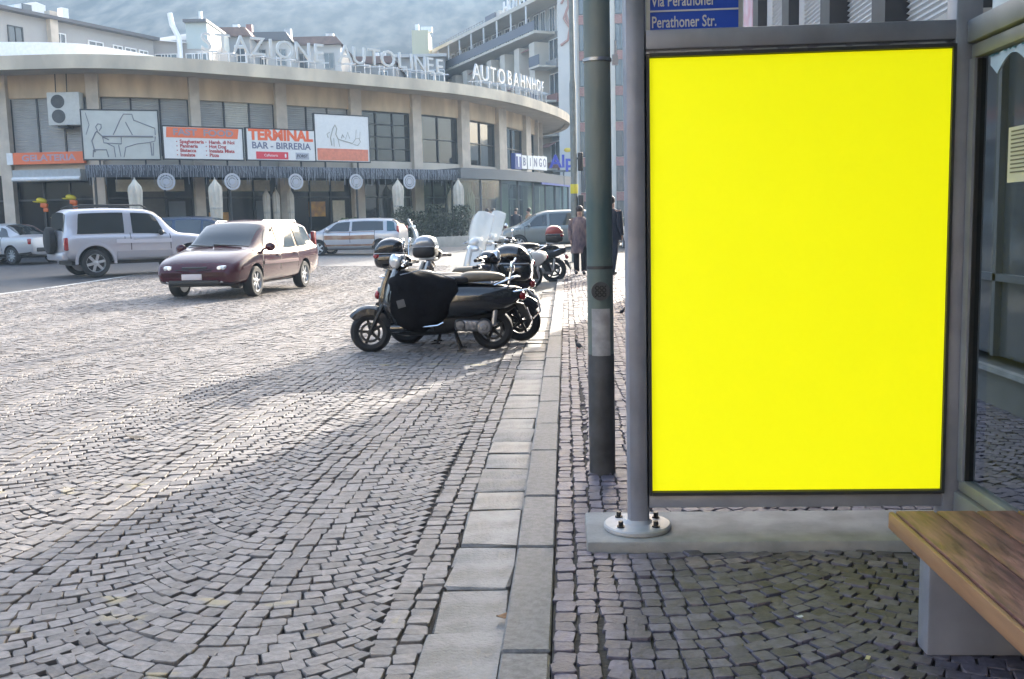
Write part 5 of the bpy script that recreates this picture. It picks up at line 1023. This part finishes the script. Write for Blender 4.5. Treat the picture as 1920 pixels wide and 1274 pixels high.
    if cover:
        q = MB(); L_ = []
        COV = ((.45, .7, .48, .1), (.44, .79, .36, .19), (.38, .87, .28, .24), (.28, .91, .22, .275), (.15, .9, .2, .285), (0, .87, .23, .275), (-.12, .84, .31, .26), (-.24, .825, .46, .235), (-.3, .815, .62, .2))
        for i, (p, q_) in enumerate(zip(catmull([k[:3] for k in COV], 3), catmull([(k[3], 0, 0) for k in COV], 3))):
            x, zt, zb, w = p.x, p.y, p.z, q_.x; l = []
            for j in range(36):
                a = 2*PI*j/36; c, s_ = math.cos(a), math.sin(a); k = 1+.028*math.sin(7*a+i*.7)+.03*math.sin(3*a-i*.45)*math.sin(i*.6)
                l.append((x+.014*math.sin(5*a+i*.5), w*k*math.copysign(abs(c)**.62, c), (zt+zb)/2+(zt-zb)/2*k*math.copysign(abs(s_)**.75, s_)))
            L_.append(l)
        q.loft(L_); q.build('leg_cover', M_cloth, t)
        q = MB()
        for sd in (1, -1): q.box((.3, sd*.278, .55), (.085, .008, .085), ry=.25, bev=.004)
        q.build('cover_badge', mat('badge_cloth', (.1, .1, .1), .7), t)
        q = MB(); q.tube([(.3, .27, .86), (.1, .24, .9), (-.1, .22, .86), (-.28, .2, .8)], .006, 6); q.build('cover_strap', M_steel, t)
    if screen:
        h, w, m = screen; q = MB(); L_ = []
        for i in range(10):
            f = i/9; hw = w*(.75+.25*min(1, f*2.2))*(1 if f < .8 else 1-.4*((f-.8)/.2)**2); x = .42-.16*f-.06*f*f; z = .86+h*f; row = []
            for j in range(11): u = -1+.2*j; row.append((x-.1*u*u, hw*u, z-(.05*abs(u)**3 if i == 9 else 0)))
            L_.append(row + [(a[0]-.012, a[1], a[2]) for a in row[::-1]])
        q.loft(L_); q.build('windscreen', m, t)
    if case: top_case(t, *case)
    return t
def kerb_bike(Y, dx=0.): return (-1.42+dx, Y, zg(-1.42, Y)+.004)
v0, v1 = on_road(697, 660), on_road(925, 658); vm = (v0+v1)/2; hv = math.atan2(v0.y-v1.y, v0.x-v1.x)
scooter('black scooter nearest to us, wearing a black leg cover and tan seat', (vm.x, vm.y, zg(vm.x, vm.y)+.006), hv, M_blk, True, M_seatt, ring=True, rim=mat('black_rim', (.03, .03, .032), .4, .3), hyaw=.75, r=.225, wb=(v0-v1).length/2)
scooter('black scooter facing the kerb, red reflector case behind the nearest headlamp', (-1.22, 11.42, zg(-1.2, 11.4)+.006), R(3), M_blk, None, M_seatb, rim=M_dark, case=(-.83, 1.0, .86, M_blk), mirror=False)
scooter('blue grey scooter facing the kerb with a silver topped rear case', (-1.25, 12.35, zg(-1.2, 12.3)+.006), R(-6), M_bpaint, None, M_seatb, case=(-.62, 1.2, .78, M_dark, M_silv, False), mirror=False, scale=.88, rim=M_dark)
scooter('dark scooter carrying the big glossy black rear case', (-1.46, 12.95, zg(-1.2, 13)+.006), R(176), mat('dark_violet_enamel', (.02, .015, .025), .2, coat=.7), None, M_seatt, case=(-.74, .76, 1.22, M_blk, mat('case_black', (.012, .011, .01), .12, coat=.9), False), mirror=False)
scooter('white scooter with the tallest milky windscreen in the row', (-1.4, 17.9, zg(-1.1, 17.9)+.006), R(228), M_wpaint, None, M_seatb, screen=(.64, .27, M_smoke), round_light=False, scale=1.08, mirror=False)
scooter('white scooter with a leaning clear windscreen behind the tall screened one', (-1.3, 20.4, zg(-1.1, 20.6)+.006), R(222), M_wpaint, None, M_seatb, screen=(.62, .26, M_smoke), round_light=False, scale=1.12)
scooter('dark motor scooter with a red and black rear case near the kerb end', (-1.0, 22.6, zg(-1.1, 22.6)+.006), R(182), mat('grey_black_enamel', (.02, .022, .024), .3, coat=.4), None, M_seatb, case=(-.72, 1.03, .95, M_dark, mat('red_case_lid', (.3, .05, .04), .3, coat=.5), True), r=.29, wb=.7, slim=True, round_light=False, rim=M_dark)
p = on_road(742, 474); scooter('white and red scooter showing its screen just behind the muralled car', (p.x+.1, p.y+2, zg(p.x, p.y+2)), R(20), M_wpaint, None, M_seatb, screen=(.5, .24, M_smoke), case=(-.72, .95, .9, M_white, mat('case_red', (.45, .05, .05), .3), True), group='scooters away from the kerb')
# ---------------------------------------------------------------- people
M_skin = mat('skin', (.42, .25, .18), .55); M_hair = mat('dark_hair', (.03, .02, .015), .6)
def person(label, loc, head, H, coat_len, mcoat, mtrous, mhair, stride=.12, hood=None, mshoe=M_dark, long_hair=False, arms=(.04, -.02), name_cat='person', group=None):
    """one continuous skin-modifier body; coat, trousers, shoes and hair are its children.  local +x forward"""
    k = H/1.75; P = {}
    J = [('pelvis', (0, 0, .95), .13), ('waist', (0, 0, 1.1), .125), ('chest', (0, 0, 1.3), .14), ('neck', (.01, 0, 1.46), .055), ('jaw', (.03, 0, 1.55), .068), ('skull', (.02, 0, 1.66), .088)]
    E_ = [(0, 1), (1, 2), (2, 3), (3, 4), (4, 5)]; idx = {j[0]: i for i, j in enumerate(J)}
    for sd, st in ((1, stride), (-1, -stride)):
        b = len(J); J += [('hip', (.0, sd*.095, .88), .095), ('knee', (st*.6+.03, sd*.1, .5), .06), ('ankle', (st-.03, sd*.1, .1), .042), ('toe', (st+.12, sd*.115, .045), .038)]; E_ += [(0, b), (b, b+1), (b+1, b+2), (b+2, b+3)]
        b = len(J); ax = arms[0] if sd > 0 else arms[1]
        J += [('shoulder', (0, sd*.18, 1.4), .065), ('elbow', (-.03+ax*.5, sd*.235, 1.13), .045), ('wrist', (.06+ax, sd*.235, .9), .03), ('palm', (.09+ax, sd*.23, .83), .034)]; E_ += [(2, b), (b, b+1), (b+1, b+2), (b+2, b+3)]
        for f in range(4): J.append(('finger', (.1+ax+.012*(f-1.5)*1.4, sd*(.222-.006*abs(f-1)), .755+.006*abs(f-1.3)), .011)); E_.append((b+3, len(J)-1))
        J.append(('thumb', (.135+ax, sd*.205, .81), .012)); E_.append((b+3, len(J)-1))
    me = bpy.data.meshes.new('person'); me.from_pydata([(x*k, y*k, z*k) for _, (x, y, z), _ in J], E_, []); o = link('person', me)
    md = o.modifiers.new('s', 'SKIN'); md.use_smooth_shade = True
    for i, (_, _, r) in enumerate(J): me.skin_vertices[0].data[i].radius = (r*k, r*k)
    me.skin_vertices[0].data[0].use_root = True
    sb = o.modifiers.new('u', 'SUBSURF'); sb.levels = sb.render_levels = 1
    nm = bpy.data.meshes.new_from_object(o.evaluated_get(bpy.context.evaluated_depsgraph_get())); o.modifiers.clear(); o.data = nm; nm.materials.clear(); nm.materials.append(M_skin); nm.shade_smooth()
    o.location = loc; o.rotation_euler = (0, 0, head); tag(o, label, 'person', group)
    def ring(x, y, z, a, b_, n=18): return [((x+a*math.cos(2*PI*j/n))*k, (y+b_*math.sin(2*PI*j/n))*k, z*k) for j in range(n)]
    q = MB(); zb = coat_len
    q.loft([ring(0, 0, zb, .19, .25), ring(0, 0, (zb+.95)/2, .18, .235), ring(0, 0, 1.02, .165, .205), ring(0, 0, 1.2, .17, .215), ring(0, 0, 1.36, .165, .225), ring(0, 0, 1.45, .12, .17), ring(.01, 0, 1.49, .085, .09)])
    for sd in (1, -1):
        ax = arms[0] if sd > 0 else arms[1]; q.tube([(0, sd*.19*k, 1.41*k), (-.03*k+ax*.5*k, sd*.245*k, 1.13*k), ((.055+ax)*k, sd*.24*k, .89*k)], [.085*k, .07*k, .052*k], 12)
    q.build('coat', mcoat, o)
    q = MB()
    for sd, st in ((1, stride), (-1, -stride)): q.tube([(0, sd*.09*k, .98*k), ((st*.6+.03)*k, sd*.1*k, .5*k), ((st-.03)*k, sd*.1*k, .08*k)], [.115*k, .082*k, .072*k], 12)
    q.build('trousers', mtrous, o)
    for sd, st in ((1, stride), (-1, -stride)): q = MB(); q.ell(((st+.05)*k, sd*.108*k, .045*k), (.145*k, .052*k, .05*k), 14, 8); q.build('shoe', mshoe, o)
    q = MB(); q.ell((-.005*k, 0, 1.685*k), (.105*k, .096*k, .1*k), 16, 10)
    if long_hair: q.ell((-.05*k, 0, 1.58*k), (.075*k, .1*k, .16*k), 14, 8)
    q.build('hair', mhair, o)
    q = MB()
    for sd in (1, -1): q.ell((.1*k, sd*.034*k, 1.64*k), (.012*k, .014*k, .009*k), 8, 6)
    q.build('eye', M_dark, o); q = MB(); q.ell((.112*k, 0, 1.605*k), (.018*k, .014*k, .026*k), 8, 6); q.build('nose', M_skin, o); q = MB(); q.ell((.1*k, 0, 1.56*k), (.01*k, .026*k, .007*k), 8, 6); q.build('mouth', M_red, o)
    return o
M_plaid = mat('plaid_coat', (.3, .2, .17), .85, vscale=9, col2=(.1, .075, .09), stretch=(1.2, 1.2, .5)); M_navy = mat('navy_jacket', (.012, .014, .025), .8); M_trou = mat('black_trousers', (.012, .012, .014), .85); M_brn = mat('brown_jacket', (.1, .05, .03), .8, var=.2); M_tanj = mat('tan_jacket', (.3, .18, .1), .8)
p = at(1087, 514, 24); wz = zp(0, 24)
w = person('woman in long brown plaid coat walking on the pavement by the pole', (.33, 24.0, wz), R(-92), 1.64, .55, M_plaid, M_trou, M_hair, .14, long_hair=True)
q = MB(); q.tube([(.02, .2, 1.34), (.05, .29, 1.0), (-.1, .28, .95)], .01, 6); q.box((-.02, .3, .72), (.26, .1, .24), bev=.04); tag(q.build('handbag', M_dark, None, loc=None), 'dark handbag hanging at the side of the plaid coated woman', 'bag'); o = bpy.context.scene.objects['handbag']; o.location = w.location; o.rotation_euler = w.rotation_euler
person('man in dark jacket standing half hidden behind the thick pole', (1.08, 23.6, wz), R(60), 1.84, .78, M_navy, mat('dark_jeans', (.02, .025, .04), .85), M_hair, .16)
for px, Y, hd_, col, lab in ((925, 44, 200, M_brn, 'person in brown jacket at the pavilion behind the tall windscreen'), (914, 45, 20, M_navy, 'person in dark clothes left of the brown jacketed one by the pavilion'), (992, 47, 160, M_tanj, 'person in tan jacket in front of the pavilion glass'), (968, 46.5, 250, M_navy, 'person in dark jacket between the scooter screens at the pavilion')):
    p = at(px, 420, Y); person(lab, (p.x, p.y, zg(p.x, p.y)), R(hd_), 1.74, .75, col, M_trou, M_hair, .1)
# ---------------------------------------------------------------- small things on the ground
def bird(label, px, py, rz):
    d = ray(px, py); t_ = (PZ-CAM_Z)/d.z; p = Vector((d.x*t_, d.y*t_, PZ)); t = thing('small_bird', label, 'bird', p, rz, 'small birds on the pavement', .5); m = mat('pigeon_grey', (.035, .035, .04), .7)
    q = MB(); q.ell((0, 0, .085), (.09, .045, .05), 14, 9, ry=-.35); q.ell((-.1, 0, .065), (.07, .022, .014), 10, 6, ry=-.2); q.ell((.075, 0, .135), (.025, .022, .05), 10, 7, ry=.3); q.ell((.09, 0, .178), (.027, .021, .022), 10, 7); q.build('body', m, t)
    q = MB(); q.cyl((.112, 0, .175), (.14, 0, .168), .007, .001, 6); q.build('beak', M_dark, t); q = MB(); q.tube([(0, .018, .05), (.01, .018, .004), (.035, .018, .003)], .004, 5); q.tube([(0, -.018, .05), (.01, -.018, .004), (.035, -.018, .003)], .004, 5); q.build('leg', M_red, t)
bird('dark little bird on the pavement left of the thick pole', 1085, 655, 2.2); bird('dark little bird farther off right of the thick pole', 1166, 590, .6)
def litter(name, label, cat, x, y, z, m, w, l, curl=.3, rz=0.):
    q = MB(); L_ = []
    for i in range(7): f = -1+i/3; ww = w*math.sqrt(max(.02, 1-f*f)) if name == 'dry_leaf' else w; L_.append([(f*l, -ww, curl*l*f*f), (f*l, ww, curl*l*f*f*.6+.1*ww), (f*l, ww, curl*l*f*f*.6+.1*ww-.0012), (f*l, -ww, curl*l*f*f-.0012)])
    q.loft(L_); o = q.build(name, m); o.location = (x, y, z); o.rotation_euler = (0, 0, rz); tag(o, label, cat)
litter('dry_leaf', 'curled brown leaf lying in the gutter against the kerb', 'leaf', -.245, 3.3, .022, mat('dead_leaf', (.2, .1, .04), .8, var=.3, vscale=60), .018, .03, .5, .7)
litter('dry_leaf', 'thin dark dead leaf on the road cobbles left of the scooter', 'leaf', *(lambda p: (p.x, p.y, p.z+.012))(on_road(257, 824)), mat('dark_leaf', (.03, .022, .015), .8), .03, .075, .35, .1)
litter('paper_scrap', 'tiny white paper scrap on the pavement cobbles under the poster', 'litter', .735, 3.083, PZ+.012, M_pap, .006, .01, .2, .4)
litter('paper_scrap', 'tiny pale scrap on the pavement beside the bench leg', 'litter', .86, 2.78, PZ+.012, mat('yellowish_paper', (.45, .4, .22), .7), .006, .012, .2, 1.1)
